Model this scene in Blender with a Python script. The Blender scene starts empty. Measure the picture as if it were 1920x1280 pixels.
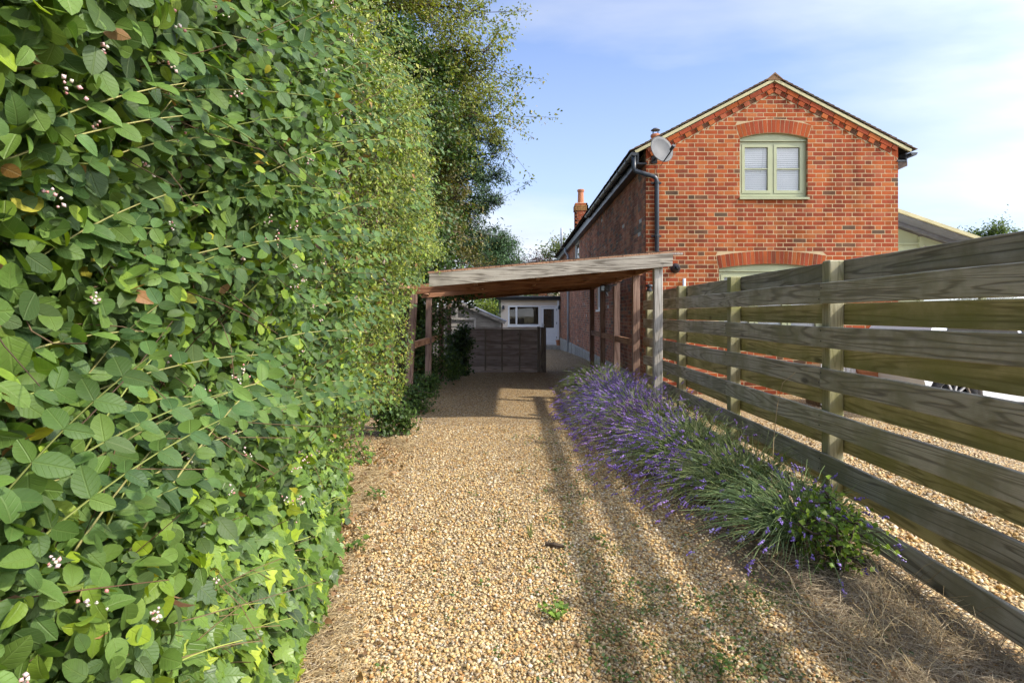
import bpy, math, random
import numpy as np
from mathutils import Vector, Matrix

random.seed(11)
rng = np.random.default_rng(11)
S = bpy.context.scene
COL = S.collection
PI = math.pi

# ------------------------------------------------------------------ camera
H = 1.38                      # eye height above the gravel, metres
cam_d = bpy.data.cameras.new('camera')
cam = bpy.data.objects.new('camera', cam_d)
COL.objects.link(cam)
cam.location = (0, 0, H)
cam.rotation_euler = (math.radians(90), 0, 0)
cam_d.sensor_width = 36
cam_d.lens = 1140 / 1920 * 36
cam_d.shift_x = -3 / 1920
cam_d.shift_y = -51 / 1920
cam_d.clip_start = 0.05
cam_d.clip_end = 2000
S.camera = cam

# ------------------------------------------------------------------ sky and sun
TO_SUN = Vector((1.07, -0.42, 1.0)).normalized()
sun_el = math.asin(TO_SUN.z)
sun_az = math.atan2(TO_SUN.x, TO_SUN.y)
W = bpy.data.worlds.new('World')
S.world = W
W.use_nodes = True
nt = W.node_tree
nt.nodes.clear()
def wn(t, **kw):
    n = nt.nodes.new(t)
    for k, v in kw.items(): setattr(n, k, v)
    return n
sky = wn('ShaderNodeTexSky', sky_type='NISHITA')
sky.sun_disc = False
sky.sun_elevation = sun_el
sky.sun_rotation = sun_az
sky.air_density = 1.0
sky.dust_density = 0.5
sky.ozone_density = 2.2
tc = wn('ShaderNodeTexCoord')
sep = wn('ShaderNodeSeparateXYZ')
nt.links.new(tc.outputs['Generated'], sep.inputs[0])
addz = wn('ShaderNodeMath', operation='ADD'); addz.inputs[1].default_value = 0.22
nt.links.new(sep.outputs['Z'], addz.inputs[0])
mx = wn('ShaderNodeMath', operation='MAXIMUM'); mx.inputs[1].default_value = 0.05
nt.links.new(addz.outputs[0], mx.inputs[0])
comb = wn('ShaderNodeCombineXYZ')
for i, s in enumerate('XY'):
    dv = wn('ShaderNodeMath', operation='DIVIDE')
    nt.links.new(sep.outputs[s], dv.inputs[0]); nt.links.new(mx.outputs[0], dv.inputs[1])
    nt.links.new(dv.outputs[0], comb.inputs[i])
mp = wn('ShaderNodeMapping')
mp.inputs['Location'].default_value = (6.3, 2.9, 0)
mp.inputs['Rotation'].default_value = (0, 0, 0.5)
mp.inputs['Scale'].default_value = (0.55, 1.0, 1)
nt.links.new(comb.outputs[0], mp.inputs[0])
nz = wn('ShaderNodeTexNoise'); nz.inputs['Scale'].default_value = 0.75
nz.inputs['Detail'].default_value = 7; nz.inputs['Roughness'].default_value = 0.52; nz.inputs['Distortion'].default_value = 0.25
nt.links.new(mp.outputs[0], nz.inputs['Vector'])
cr = wn('ShaderNodeValToRGB')
cr.color_ramp.elements[0].position = 0.455; cr.color_ramp.elements[0].color = (0, 0, 0, 1)
cr.color_ramp.elements[1].position = 0.70; cr.color_ramp.elements[1].color = (1, 1, 1, 1)
nt.links.new(nz.outputs['Fac'], cr.inputs[0])
hz = wn('ShaderNodeMapRange'); hz.inputs['From Min'].default_value = 0.02; hz.inputs['From Max'].default_value = 0.5
hz.inputs['To Min'].default_value = 0.62; hz.inputs['To Max'].default_value = 0.06
nt.links.new(sep.outputs['Z'], hz.inputs['Value'])
hmix = wn('ShaderNodeMix', data_type='RGBA')     # pale air towards the horizon
nt.links.new(hz.outputs[0], hmix.inputs['Factor'])
tint = wn('ShaderNodeMix', data_type='RGBA', blend_type='MULTIPLY'); tint.inputs['Factor'].default_value = 1.0
tint.inputs['B'].default_value = (0.76, 0.82, 1.0, 1)
nt.links.new(sky.outputs[0], tint.inputs['A'])
nt.links.new(tint.outputs['Result'], hmix.inputs['A'])
hmix.inputs['B'].default_value = (3.0, 3.25, 3.75, 1)
mf = wn('ShaderNodeMath', operation='MULTIPLY'); mf.inputs[1].default_value = 0.92
nt.links.new(cr.outputs[0], mf.inputs[0])
mix = wn('ShaderNodeMix', data_type='RGBA')      # broken cloud
nt.links.new(mf.outputs[0], mix.inputs['Factor'])
nt.links.new(hmix.outputs['Result'], mix.inputs['A'])
nz2 = wn('ShaderNodeTexNoise'); nz2.inputs['Scale'].default_value = 1.9; nz2.inputs['Detail'].default_value = 6
nt.links.new(mp.outputs[0], nz2.inputs['Vector'])
cr2 = wn('ShaderNodeValToRGB')
cr2.color_ramp.elements[0].position = 0.3; cr2.color_ramp.elements[0].color = (3.0, 3.15, 3.4, 1)
cr2.color_ramp.elements[1].position = 0.7; cr2.color_ramp.elements[1].color = (4.7, 4.7, 4.7, 1)
nt.links.new(nz2.outputs['Fac'], cr2.inputs[0])
# cloud scatters forward; boosted around the out-of-view sun to add soft fill light
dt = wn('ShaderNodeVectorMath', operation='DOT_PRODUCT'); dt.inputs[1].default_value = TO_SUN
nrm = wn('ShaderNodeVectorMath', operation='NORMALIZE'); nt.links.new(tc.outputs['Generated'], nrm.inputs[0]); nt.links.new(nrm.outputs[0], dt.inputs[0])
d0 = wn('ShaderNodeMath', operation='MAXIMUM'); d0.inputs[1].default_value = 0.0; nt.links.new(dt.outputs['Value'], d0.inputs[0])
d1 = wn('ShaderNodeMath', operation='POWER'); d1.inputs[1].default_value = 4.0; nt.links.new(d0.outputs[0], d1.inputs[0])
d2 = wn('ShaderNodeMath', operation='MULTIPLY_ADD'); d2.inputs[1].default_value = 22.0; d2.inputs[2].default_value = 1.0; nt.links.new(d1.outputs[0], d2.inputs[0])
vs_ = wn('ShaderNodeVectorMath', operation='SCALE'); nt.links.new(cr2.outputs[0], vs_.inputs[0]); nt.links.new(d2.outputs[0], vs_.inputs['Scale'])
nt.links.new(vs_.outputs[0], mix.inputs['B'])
bg = wn('ShaderNodeBackground'); bg.inputs['Strength'].default_value = 0.10
nt.links.new(mix.outputs['Result'], bg.inputs['Color'])
wo = wn('ShaderNodeOutputWorld')
nt.links.new(bg.outputs[0], wo.inputs[0])

sd = bpy.data.lights.new('sun', 'SUN')
sd.energy = 2.0
sd.angle = math.radians(1.5)
sd.color = (1.0, 0.93, 0.82)
sun = bpy.data.objects.new('sun', sd)
COL.objects.link(sun)
sun.rotation_euler = (-TO_SUN).to_track_quat('-Z', 'Y').to_euler()
sun.location = (10, -15, 12)

S.view_settings.view_transform = 'Standard'
S.view_settings.look = 'None'
S.view_settings.exposure = 1.48
S.view_settings.gamma = 1.0
S.view_settings.use_curve_mapping = False
S.cycles.max_bounces = 10
S.cycles.diffuse_bounces = 7
S.cycles.transparent_max_bounces = 12

# ------------------------------------------------------------------ materials
class NT:
    """a small wrapper that builds a material's node tree"""
    def __init__(s, name, rough=0.7, spec=0.3):
        s.m = bpy.data.materials.new(name); s.m.use_nodes = True
        s.t = s.m.node_tree
        s.b = s.t.nodes['Principled BSDF']
        s.b.inputs['Roughness'].default_value = rough
        s.b.inputs['Specular IOR Level'].default_value = spec
    def n(s, typ, ins=None, **kw):
        x = s.t.nodes.new(typ)
        for k, v in kw.items(): setattr(x, k, v)
        for k, v in (ins or {}).items(): s.put(x.inputs[k], v)
        return x
    def put(s, sock, v):
        if hasattr(v, 'is_output'): s.t.links.new(v, sock)
        else:
            if isinstance(v, (tuple, list)) and len(v) == 3 and sock.type == 'RGBA': v = (*v, 1)
            sock.default_value = v
    def ramp(s, fac, stops):
        r = s.n('ShaderNodeValToRGB', {0: fac})
        e = r.color_ramp.elements
        while len(e) < len(stops): e.new(0.5)
        for i, (p, c) in enumerate(stops):
            e[i].position = p; e[i].color = (*c, 1) if len(c) == 3 else c
        return r.outputs[0]
    def mixc(s, fac, a, b, mode='MIX'):
        x = s.n('ShaderNodeMix', data_type='RGBA', blend_type=mode)
        s.put(x.inputs['Factor'], fac); s.put(x.inputs['A'], a); s.put(x.inputs['B'], b)
        return x.outputs['Result']
    def math(s, op, a, b=0.0):
        return s.n('ShaderNodeMath', {0: a, 1: b}, operation=op).outputs[0]
    def noise(s, vec, scale, detail=3, rough=0.55, dist=0.0):
        return s.n('ShaderNodeTexNoise', {'Vector': vec, 'Scale': scale, 'Detail': detail, 'Roughness': rough, 'Distortion': dist}).outputs['Fac']
    def obj(s):
        return s.n('ShaderNodeTexCoord').outputs['Object']
    def mapv(s, vec, scale=(1, 1, 1), loc=(0, 0, 0)):
        return s.n('ShaderNodeMapping', {'Vector': vec, 'Scale': scale, 'Location': loc}).outputs[0]
    def base(s, c): s.put(s.b.inputs['Base Color'], c)
    def bump(s, h, strength=0.5, dist=0.01):
        x = s.n('ShaderNodeBump', {'Height': h, 'Strength': strength, 'Distance': dist})
        s.t.links.new(x.outputs[0], s.b.inputs['Normal'])

def flat(name, c, rough=0.6, spec=0.3, var=0.18, scale=9, metal=0.0, bump=0.0):
    k = NT(name, rough, spec)
    v = k.obj()
    f = k.noise(v, scale, 5)
    lo = tuple(x * (1 - var) for x in c); hi = tuple(min(1, x * (1 + var)) for x in c)
    k.base(k.ramp(f, [(0.3, lo), (0.7, hi)]))
    k.b.inputs['Metallic'].default_value = metal
    if bump: k.bump(k.noise(v, scale * 8, 4), bump, 0.004)
    return k.m

def wood(name, dark, light, axis, stain=None, grain=1.0, rough=0.82, bump=0.5):
    """weathered timber, the grain running along AXIS, other for each board"""
    k = NT(name, rough, 0.2)
    rnd = k.n('ShaderNodeObjectInfo').outputs['Random']
    off = k.n('ShaderNodeCombineXYZ', {0: k.math('MULTIPLY', rnd, 31.0), 1: k.math('MULTIPLY', rnd, 57.0), 2: k.math('MULTIPLY', rnd, 43.0)}).outputs[0]
    v = k.n('ShaderNodeVectorMath', {0: k.obj(), 1: off}, operation='ADD').outputs[0]
    i = 'XYZ'.index(axis)
    sc = [9.0 * grain] * 3; sc[i] = 0.55 * grain
    wv = k.mapv(v, tuple(sc))
    warp = k.noise(wv, 0.55, 3, 0.5, 0.6)
    rings = k.math('MULTIPLY', warp, 95.0)
    rings = k.math('SINE', rings)
    rings = k.math('MULTIPLY_ADD', rings, 0.5); k.t.nodes[-1].inputs[2].default_value = 0.5
    rings = k.ramp(rings, [(0.0, (0, 0, 0)), (0.30, (0.75, 0.75, 0.75)), (1.0, (1, 1, 1))])
    sc2 = [190.0 * grain] * 3; sc2[i] = 3.5 * grain
    fib = k.noise(k.mapv(v, tuple(sc2)), 1.6, 4, 0.65)
    blot = k.noise(v, 2.6, 4, 0.6)
    f = k.math('ADD', k.math('MULTIPLY', rings, 0.36), k.math('MULTIPLY', fib, 0.62))
    c = k.ramp(f, [(0.26, dark), (0.74, light)])
    c = k.mixc(k.ramp(blot, [(0.45, (0, 0, 0)), (0.75, (1, 1, 1))]), c, tuple(0.7 * x for x in dark), 'MIX')
    c2 = k.mixc(0.55, k.ramp(f, [(0.28, dark), (0.72, light)]), c)
    if stain:
        st = k.noise(k.mapv(v, (1.3, 1.3, 1.3)), 2.0, 5, 0.65)
        c2 = k.mixc(k.ramp(st, [(0.42, (0, 0, 0)), (0.68, (0.85, 0.85, 0.85))]), c2, stain)
    br = k.math('MULTIPLY_ADD', rnd, 0.4); k.t.nodes[-1].inputs[2].default_value = 0.8
    kn = k.n('ShaderNodeTexVoronoi', {'Vector': k.mapv(v, tuple((3.4 if j != i else 1.3) for j in range(3))), 'Scale': 1.0}).outputs['Distance']
    knm = k.ramp(kn, [(0.05, (1, 1, 1)), (0.10, (0, 0, 0))])
    c2 = k.mixc(k.math('MULTIPLY', knm, 0.7), c2, tuple(0.3 * x for x in dark))
    c3 = k.n('ShaderNodeVectorMath', {0: c2}, operation='SCALE'); k.put(c3.inputs['Scale'], br)
    k.base(c3.outputs[0])
    k.bump(f, bump, 0.006)
    return k.m

def attr_mat(name, rough=0.7, spec=0.25, noise_scale=60, var=0.25, bump=0.3, dist=0.003, stain=0.0):
    """colour comes from each piece's own 'col' attribute, with fine grain on top"""
    k = NT(name, rough, spec)
    a = k.n('ShaderNodeAttribute', attribute_name='col').outputs['Color']
    f = k.noise(k.obj(), noise_scale, 5, 0.6)
    g = k.math('MULTIPLY_ADD', f, 2 * var); k.t.nodes[-1].inputs[2].default_value = 1 - var
    if stain:                            # weathering that runs over the whole wall, streaked downwards
        pos = k.n('ShaderNodeNewGeometry').outputs['Position']
        w1 = k.noise(k.mapv(pos, (1.6, 1.6, 0.7)), 1.0, 5, 0.6)
        w2 = k.noise(k.mapv(pos, (5.0, 5.0, 0.8)), 1.0, 4, 0.6)
        w = k.math('ADD', k.math('MULTIPLY', w1, 1.2), k.math('MULTIPLY', w2, 0.6))
        w = k.ramp(w, [(0.65, (1 - stain,) * 3), (1.05, (1 + .35 * stain,) * 3)])
        g = k.math('MULTIPLY', g, w)
    c = k.n('ShaderNodeVectorMath', {0: a}, operation='SCALE'); k.put(c.inputs['Scale'], g)
    k.base(c.outputs[0])
    if bump: k.bump(f, bump, dist)
    return k.m

def leaf_mat(name, rough=0.42, spec=0.4, trans=0.3, vein=0.0):
    k = NT(name, rough, spec)
    a = k.n('ShaderNodeAttribute', attribute_name='col').outputs['Color']
    f = k.noise(k.obj(), 55, 3)
    g = k.math('MULTIPLY_ADD', f, 0.6); k.t.nodes[-1].inputs[2].default_value = 0.7
    c = k.n('ShaderNodeVectorMath', {0: a}, operation='SCALE'); k.put(c.inputs['Scale'], g)
    c = c.outputs[0]
    if vein:
        vx = k.n('ShaderNodeAttribute', attribute_name='leafx').outputs['Fac']
        vy = k.n('ShaderNodeAttribute', attribute_name='leafy').outputs['Fac']
        ax = k.math('ABSOLUTE', vx)
        mid = k.ramp(ax, [(0.0, (1, 1, 1)), (0.035, (0, 0, 0))])
        w = k.math('SUBTRACT', vy, k.math('MULTIPLY', ax, 0.8))
        side = k.math('PINGPONG', k.math('MULTIPLY', w, 6.0), 0.5)
        side = k.ramp(side, [(0.0, (1, 1, 1)), (0.10, (0, 0, 0))])
        m = k.math('MAXIMUM', mid, k.math('MULTIPLY', side, 0.5))
        lighter = k.mixc(0.55, c, (0.30, 0.36, 0.12))
        c = k.mixc(k.math('MULTIPLY', m, vein), c, lighter)
        k.bump(m, 0.5, -0.002)
    k.base(c)
    tr = k.n('ShaderNodeBsdfTranslucent')
    tcol = k.mixc(1.0, c, (1.25, 1.3, 0.5), 'MULTIPLY')
    k.put(tr.inputs['Color'], tcol)
    mixs = k.n('ShaderNodeMixShader', {0: trans})
    k.t.links.new(k.b.outputs[0], mixs.inputs[1]); k.t.links.new(tr.outputs[0], mixs.inputs[2])
    k.t.links.new(mixs.outputs[0], k.t.nodes['Material Output'].inputs['Surface'])
    return k.m

def glass_mat(name, tint=(0.97, 0.975, 0.97), refl=0.12):
    k = NT(name)
    tr = k.n('ShaderNodeBsdfTransparent', {'Color': tint})
    gl = k.n('ShaderNodeBsdfGlossy', {'Color': (1, 1, 1), 'Roughness': 0.02})
    fr = k.n('ShaderNodeFresnel', {'IOR': 1.5}).outputs[0]
    fac = k.math('MAXIMUM', fr, refl)
    ms = k.n('ShaderNodeMixShader', {0: fac})
    k.t.links.new(tr.outputs[0], ms.inputs[1]); k.t.links.new(gl.outputs[0], ms.inputs[2])
    k.t.links.new(ms.outputs[0], k.t.nodes['Material Output'].inputs['Surface'])
    return k.m

STONES = [(0.62, 0.52, 0.34), (0.54, 0.39, 0.185), (0.48, 0.31, 0.12), (0.40, 0.215, 0.075), (0.32, 0.26, 0.19), (0.43, 0.33, 0.20), (0.58, 0.45, 0.25), (0.20, 0.13, 0.08), (0.66, 0.60, 0.49)]
def gravel_mat():
    k = NT('gravel_bed', 0.85, 0.2)
    v = k.obj()
    warp = k.n('ShaderNodeTexNoise', {'Vector': v, 'Scale': 60.0, 'Detail': 2.0}).outputs['Color']
    v2 = k.n('ShaderNodeVectorMath', {0: v, 1: k.n('ShaderNodeVectorMath', {0: warp, 1: (0.012, 0.012, 0.0)}, operation='MULTIPLY').outputs[0]}, operation='ADD').outputs[0]
    vo = k.n('ShaderNodeTexVoronoi', {'Vector': v2, 'Scale': 52.0, 'Randomness': 1.0})
    rnd = k.n('ShaderNodeSeparateColor', {0: vo.outputs['Color']}).outputs[0]
    pal = k.ramp(rnd, [(0.0, STONES[7]), (0.09, STONES[3]), (0.24, STONES[2]), (0.42, STONES[5]), (0.56, STONES[1]), (0.7, STONES[6]), (0.86, STONES[0]), (0.96, STONES[8])])
    edge = k.ramp(vo.outputs['Distance'], [(0.35, (1, 1, 1)), (0.75, (0, 0, 0))])
    soil = (0.13, 0.085, 0.042)
    c = k.mixc(edge, soil, k.mixc(1.0, pal, (0.99, 0.96, 0.90), 'MULTIPLY'))
    big = k.noise(k.mapv(v, (1.0, 0.35, 1.0)), 1.7, 4, 0.6)
    c = k.mixc(k.math('MULTIPLY', k.ramp(big, [(0.45, (0, 0, 0)), (0.68, (1, 1, 1))]), 0.35), c, (0.24, 0.16, 0.085))
    k.base(c)
    h = k.ramp(vo.outputs['Distance'], [(0.0, (1, 1, 1)), (0.8, (0, 0, 0))])
    hh = k.math('ADD', h, k.math('MULTIPLY', rnd, 0.6))
    k.bump(hh, 1.0, 0.012)
    return k.m

M = dict(
    gravel=gravel_mat(),
    stone=attr_mat('gravel_stone', 0.8, 0.2, 120, 0.16, 0.25, 0.002),
    brick=attr_mat('brick', 0.88, 0.15, 70, 0.38, 0.5, 0.004, 0.38),
    mortar=flat('mortar', (0.43, 0.32, 0.185), 0.95, 0.1, 0.2, 6, bump=0.4),
    mortar_side=flat('weathered_mortar', (0.46, 0.34, 0.23), 0.95, 0.1, 0.25, 6, bump=0.4),
    sage=flat('sage_paint', (0.33, 0.345, 0.20), 0.45, 0.4, 0.06, 4),
    verge=flat('verge_paint', (0.44, 0.39, 0.21), 0.6, 0.3, 0.12, 5),
    white=flat('white_plastic', (0.80, 0.80, 0.79), 0.3, 0.45, 0.03, 4),
    blind=flat('blind_slat', (0.88, 0.88, 0.88), 0.5, 0.3, 0.02, 4),
    dark=flat('dark_room', (0.045, 0.042, 0.036), 0.9, 0.1, 0.3, 2),
    pvc=flat('black_gutter', (0.025, 0.027, 0.030), 0.35, 0.45, 0.15, 6),
    slate=flat('slate_blue_downpipe', (0.036, 0.045, 0.056), 0.32, 0.5, 0.12, 6),
    lead=flat('grey_soffit', (0.17, 0.175, 0.19), 0.6, 0.3, 0.12, 6),
    tile=attr_mat('roof_tile', 0.85, 0.2, 40, 0.3, 0.4, 0.004),
    dish=flat('grey_dish', (0.105, 0.106, 0.105), 0.55, 0.3, 0.10, 8),
    cream=flat('cream_render', (0.74, 0.64, 0.52), 0.9, 0.15, 0.05, 3, bump=0.3),
    concrete=flat('concrete', (0.34, 0.31, 0.26), 0.92, 0.15, 0.2, 8, bump=0.4),
    pipe=flat('pale_grey_pipe', (0.42, 0.46, 0.50), 0.4, 0.4, 0.06, 6),
    terra=flat('terracotta', (0.42, 0.17, 0.085), 0.8, 0.2, 0.18, 7, bump=0.2),
    soil=flat('soil', (0.135, 0.098, 0.060), 0.95, 0.1, 0.3, 20, bump=0.6),
    earth=flat('earth', (0.13, 0.11, 0.06), 0.95, 0.1, 0.3, 0.8, bump=0.5),
    glass=glass_mat('window_glass', refl=0.05),
    metal=flat('dull_metal', (0.40, 0.40, 0.40), 0.4, 0.5, 0.08, 10, metal=0.7),
    car=flat('white_car_paint', (0.74, 0.75, 0.76), 0.22, 0.5, 0.01, 2),
    tyre=flat('tyre_rubber', (0.022, 0.022, 0.023), 0.8, 0.2, 0.15, 20),
    alloy=flat('alloy_rim', (0.55, 0.55, 0.56), 0.3, 0.5, 0.05, 8, metal=0.6),
    red=flat('red_lens', (0.35, 0.02, 0.015), 0.2, 0.5, 0.05, 8),
    stick=attr_mat('stems', 0.75, 0.2, 60, 0.2, 0.0),
    bark=flat('bark', (0.075, 0.055, 0.040), 0.95, 0.1, 0.4, 14, bump=0.8),
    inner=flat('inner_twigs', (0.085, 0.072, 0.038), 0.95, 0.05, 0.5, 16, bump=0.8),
    leaf=leaf_mat('broad_leaf', 0.52, 0.28, 0.33, 0.28),
    ivy=leaf_mat('ivy_leaf', 0.38, 0.38, 0.28, 0.40),
    small=leaf_mat('small_leaf', 0.5, 0.3, 0.32),
    needle=leaf_mat('needle', 0.55, 0.25, 0.15),
    flower=attr_mat('flower', 0.7, 0.2, 80, 0.15, 0.0),
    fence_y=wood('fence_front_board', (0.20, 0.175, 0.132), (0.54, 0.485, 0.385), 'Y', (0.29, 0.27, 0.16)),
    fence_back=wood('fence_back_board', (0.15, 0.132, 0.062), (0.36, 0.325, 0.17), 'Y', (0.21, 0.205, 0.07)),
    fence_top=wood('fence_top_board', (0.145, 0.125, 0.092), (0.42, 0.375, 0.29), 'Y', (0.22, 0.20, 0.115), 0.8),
    fence_post=wood('fence_post', (0.26, 0.235, 0.135), (0.44, 0.40, 0.26), 'Z', (0.32, 0.31, 0.10)),
    grey_post=wood('grey_timber', (0.20, 0.175, 0.145), (0.48, 0.44, 0.38), 'Z'),
    grey_beam=wood('grey_beam', (0.15, 0.125, 0.095), (0.46, 0.41, 0.33), 'X'),
    red_post=wood('red_brown_timber', (0.135, 0.078, 0.056), (0.29, 0.19, 0.14), 'Z'),
    red_beam=wood('red_brown_beam', (0.20, 0.085, 0.042), (0.42, 0.21, 0.11), 'X'),
    red_rail=wood('red_brown_rail', (0.20, 0.095, 0.05), (0.42, 0.24, 0.14), 'Y'),
    panel=wood('brown_lap_board', (0.24, 0.185, 0.160), (0.48, 0.395, 0.35), 'X'),
    panel_z=wood('brown_batten', (0.15, 0.12, 0.095), (0.32, 0.265, 0.21), 'Z'),
    shed=wood('grey_shed_board', (0.13, 0.115, 0.095), (0.33, 0.30, 0.255), 'X'),
    shed_z=wood('pale_shed_trim', (0.22, 0.20, 0.17), (0.44, 0.41, 0.36), 'Z'),
    bench=wood('pale_bench_slat', (0.45, 0.43, 0.40), (0.66, 0.64, 0.61), 'X'),
    bench_z=wood('pale_upright_slat', (0.45, 0.43, 0.40), (0.66, 0.64, 0.61), 'Z'),
    roofsheet=flat('roof_felt', (0.05, 0.045, 0.04), 0.95, 0.1, 0.3, 6),
)

# ------------------------------------------------------------------ mesh helpers
def org(o):
    v = Vector((0, 0, 0))
    while o is not None:
        v += o.location; o = o.parent
    return v

def link(name, me, mat=None, parent=None, loc=None):
    o = bpy.data.objects.new(name, me)
    COL.objects.link(o)
    if parent is not None: o.parent = parent
    if loc is not None: o.location = loc
    if mat is not None and me is not None and not me.materials: me.materials.append(mat)
    return o

def tag(o, label=None, cat=None, group=None, kind=None):
    if label: o['label'] = label
    if cat: o['category'] = cat
    if group: o['group'] = group
    if kind: o['kind'] = kind
    return o

def thing(name, label, cat, loc, group=None):
    o = link(name, None, None, None, loc)
    o.empty_display_size = 0.2
    return tag(o, label, cat, group)

def np_mesh(name, V, Fc, col=None, smooth=False, attrs=None):
    me = bpy.data.meshes.new(name)
    V = np.ascontiguousarray(V, dtype=np.float32); Fc = np.ascontiguousarray(Fc, dtype=np.int32)
    me.vertices.add(len(V)); me.vertices.foreach_set('co', V.ravel())
    me.loops.add(Fc.size); me.loops.foreach_set('vertex_index', Fc.ravel())
    me.polygons.add(len(Fc)); me.polygons.foreach_set('loop_start', np.arange(len(Fc), dtype=np.int32) * Fc.shape[1])
    me.update(calc_edges=True)
    if smooth: me.polygons.foreach_set('use_smooth', np.ones(len(Fc), dtype=bool))
    if col is not None:
        c = np.ones((len(V), 4), dtype=np.float32); c[:, :3] = col
        a = me.color_attributes.new('col', 'FLOAT_COLOR', 'POINT'); a.data.foreach_set('color', c.ravel())
    for k, v in (attrs or {}).items():
        a = me.attributes.new(k, 'FLOAT', 'POINT'); a.data.foreach_set('value', np.ascontiguousarray(v, dtype=np.float32))
    return me

class MB:
    """collects shapes in world coordinates; build() links them as ONE mesh object under PARENT"""
    def __init__(s, col=(1, 1, 1)): s.v = []; s.f = []; s.c = []; s.col = col
    def add(s, vs, fs):
        n = len(s.v); s.v += [tuple(v) for v in vs]; s.f += [tuple(i + n for i in f) for f in fs]; s.c += [s.col] * len(vs)
    def obox(s, c, ax, h, ch=0.0):
        """a box at centre C with the three unit axes AX and half sizes H, its edges chamfered by CH"""
        c = Vector(c); ax = [Vector(a) for a in ax]
        P = lambda x, y, z: c + ax[0] * x + ax[1] * y + ax[2] * z
        if not ch:
            vs = [P(sx * h[0], sy * h[1], sz * h[2]) for sz in (-1, 1) for sy in (-1, 1) for sx in (-1, 1)]
            fs = [(0, 2, 3, 1), (4, 5, 7, 6), (0, 1, 5, 4), (2, 6, 7, 3), (0, 4, 6, 2), (1, 3, 7, 5)]
            if ax[0].cross(ax[1]).dot(ax[2]) < 0: fs = [f[::-1] for f in fs]
            return s.add(vs, fs)
        vs, ix = [], {}
        for sx in (-1, 1):
            for sy in (-1, 1):
                for sz in (-1, 1):
                    for k in range(3):
                        q = [sx * h[0], sy * h[1], sz * h[2]]
                        for j, sg in enumerate((sx, sy, sz)):
                            if j != k: q[j] -= sg * ch
                        ix[(sx, sy, sz, k)] = len(vs); vs.append(P(*q))
        fs = []
        for k in range(3):
            a, b = [j for j in range(3) if j != k]
            for sg in (-1, 1):
                q = []
                for (u, w) in ((-1, -1), (1, -1), (1, 1), (-1, 1)):
                    t = [0, 0, 0]; t[k] = sg; t[a] = u; t[b] = w; q.append(ix[(*t, k)])
                fs.append(q)
            for u in (-1, 1):
                for w in (-1, 1):
                    t0 = [0, 0, 0]; t1 = [0, 0, 0]
                    t0[k] = -1; t1[k] = 1
                    for t in (t0, t1): t[a] = u; t[b] = w
                    fs.append([ix[(*t0, a)], ix[(*t1, a)], ix[(*t1, b)], ix[(*t0, b)]])
        for sx in (-1, 1):
            for sy in (-1, 1):
                for sz in (-1, 1): fs.append([ix[(sx, sy, sz, k)] for k in range(3)])
        out = []
        for f in fs:
            p = [vs[i] for i in f]
            n = (p[1] - p[0]).cross(p[2] - p[0]); m = sum(p, Vector()) / len(p)
            out.append(tuple(f) if n.dot(m - c) > 0 else tuple(f[::-1]))
        s.add(vs, out)
    def box(s, x0, x1, y0, y1, z0, z1, ch=0.0):
        s.obox(((x0 + x1) / 2, (y0 + y1) / 2, (z0 + z1) / 2), ((1, 0, 0), (0, 1, 0), (0, 0, 1)), (abs(x1 - x0) / 2, abs(y1 - y0) / 2, abs(z1 - z0) / 2), ch)
    def bar(s, p, q, w, h, up=(0, 0, 1), ch=0.0):
        """a squared bar from P to Q, W wide and H high"""
        p = Vector(p); q = Vector(q); d = (q - p); L = d.length; d.normalize()
        u = Vector(up); sd_ = d.cross(u).normalized(); u = sd_.cross(d).normalized()
        s.obox((p + q) / 2, (sd_, d, u), (w / 2, L / 2, h / 2), ch)
    def prism(s, poly, axis, a, b):
        """a polygon in the plane across AXIS, carried from A to B; 'y': (x, z) points, 'x': (y, z), 'z': (x, y)"""
        n = len(poly)
        mk = {'y': lambda u, w, t: (u, t, w), 'x': lambda u, w, t: (t, u, w), 'z': lambda u, w, t: (u, w, t)}[axis]
        vs = [mk(u, w, a) for u, w in poly] + [mk(u, w, b) for u, w in poly]
        fs = [tuple(range(n)), tuple(range(2 * n - 1, n - 1, -1))] + [(i, i + n, (i + 1) % n + n, (i + 1) % n) for i in range(n)]
        s.add(vs, fs)
    def tube(s, pts, r, n=8, cap=True):
        pts = [Vector(p) for p in pts]
        rs = r if isinstance(r, (list, tuple)) else [r] * len(pts)
        vs, fs = [], []
        ref = Vector((0.13, 0.31, 0.94))
        for i, p in enumerate(pts):
            d = (pts[min(i + 1, len(pts) - 1)] - pts[max(i - 1, 0)]).normalized()
            a = d.cross(ref)
            if a.length < 1e-3: a = d.cross(Vector((1, 0, 0)))
            a.normalize(); b = d.cross(a)
            for k in range(n):
                t = 2 * PI * k / n
                vs.append(p + (a * math.cos(t) + b * math.sin(t)) * rs[i])
        for i in range(len(pts) - 1):
            for k in range(n):
                fs.append((i * n + k, i * n + (k + 1) % n, (i + 1) * n + (k + 1) % n, (i + 1) * n + k))
        if cap:
            fs.append(tuple(range(n - 1, -1, -1))); fs.append(tuple(range((len(pts) - 1) * n, len(pts) * n)))
        s.add(vs, fs)
    def lathe(s, prof, loc, n=18, ax='z'):
        """turn the (radius, height) profile about an axis through LOC"""
        vs, fs = [], []
        for r, h in prof:
            for k in range(n):
                t = 2 * PI * k / n
                x, y = r * math.cos(t), r * math.sin(t)
                q = {'z': (x, y, h), 'y': (x, h, y), 'x': (h, x, y)}[ax]
                vs.append((loc[0] + q[0], loc[1] + q[1], loc[2] + q[2]))
        for i in range(len(prof) - 1):
            for k in range(n): fs.append((i * n + k, i * n + (k + 1) % n, (i + 1) * n + (k + 1) % n, (i + 1) * n + k))
        if ax == 'y': fs = [f[::-1] for f in fs]
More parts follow.
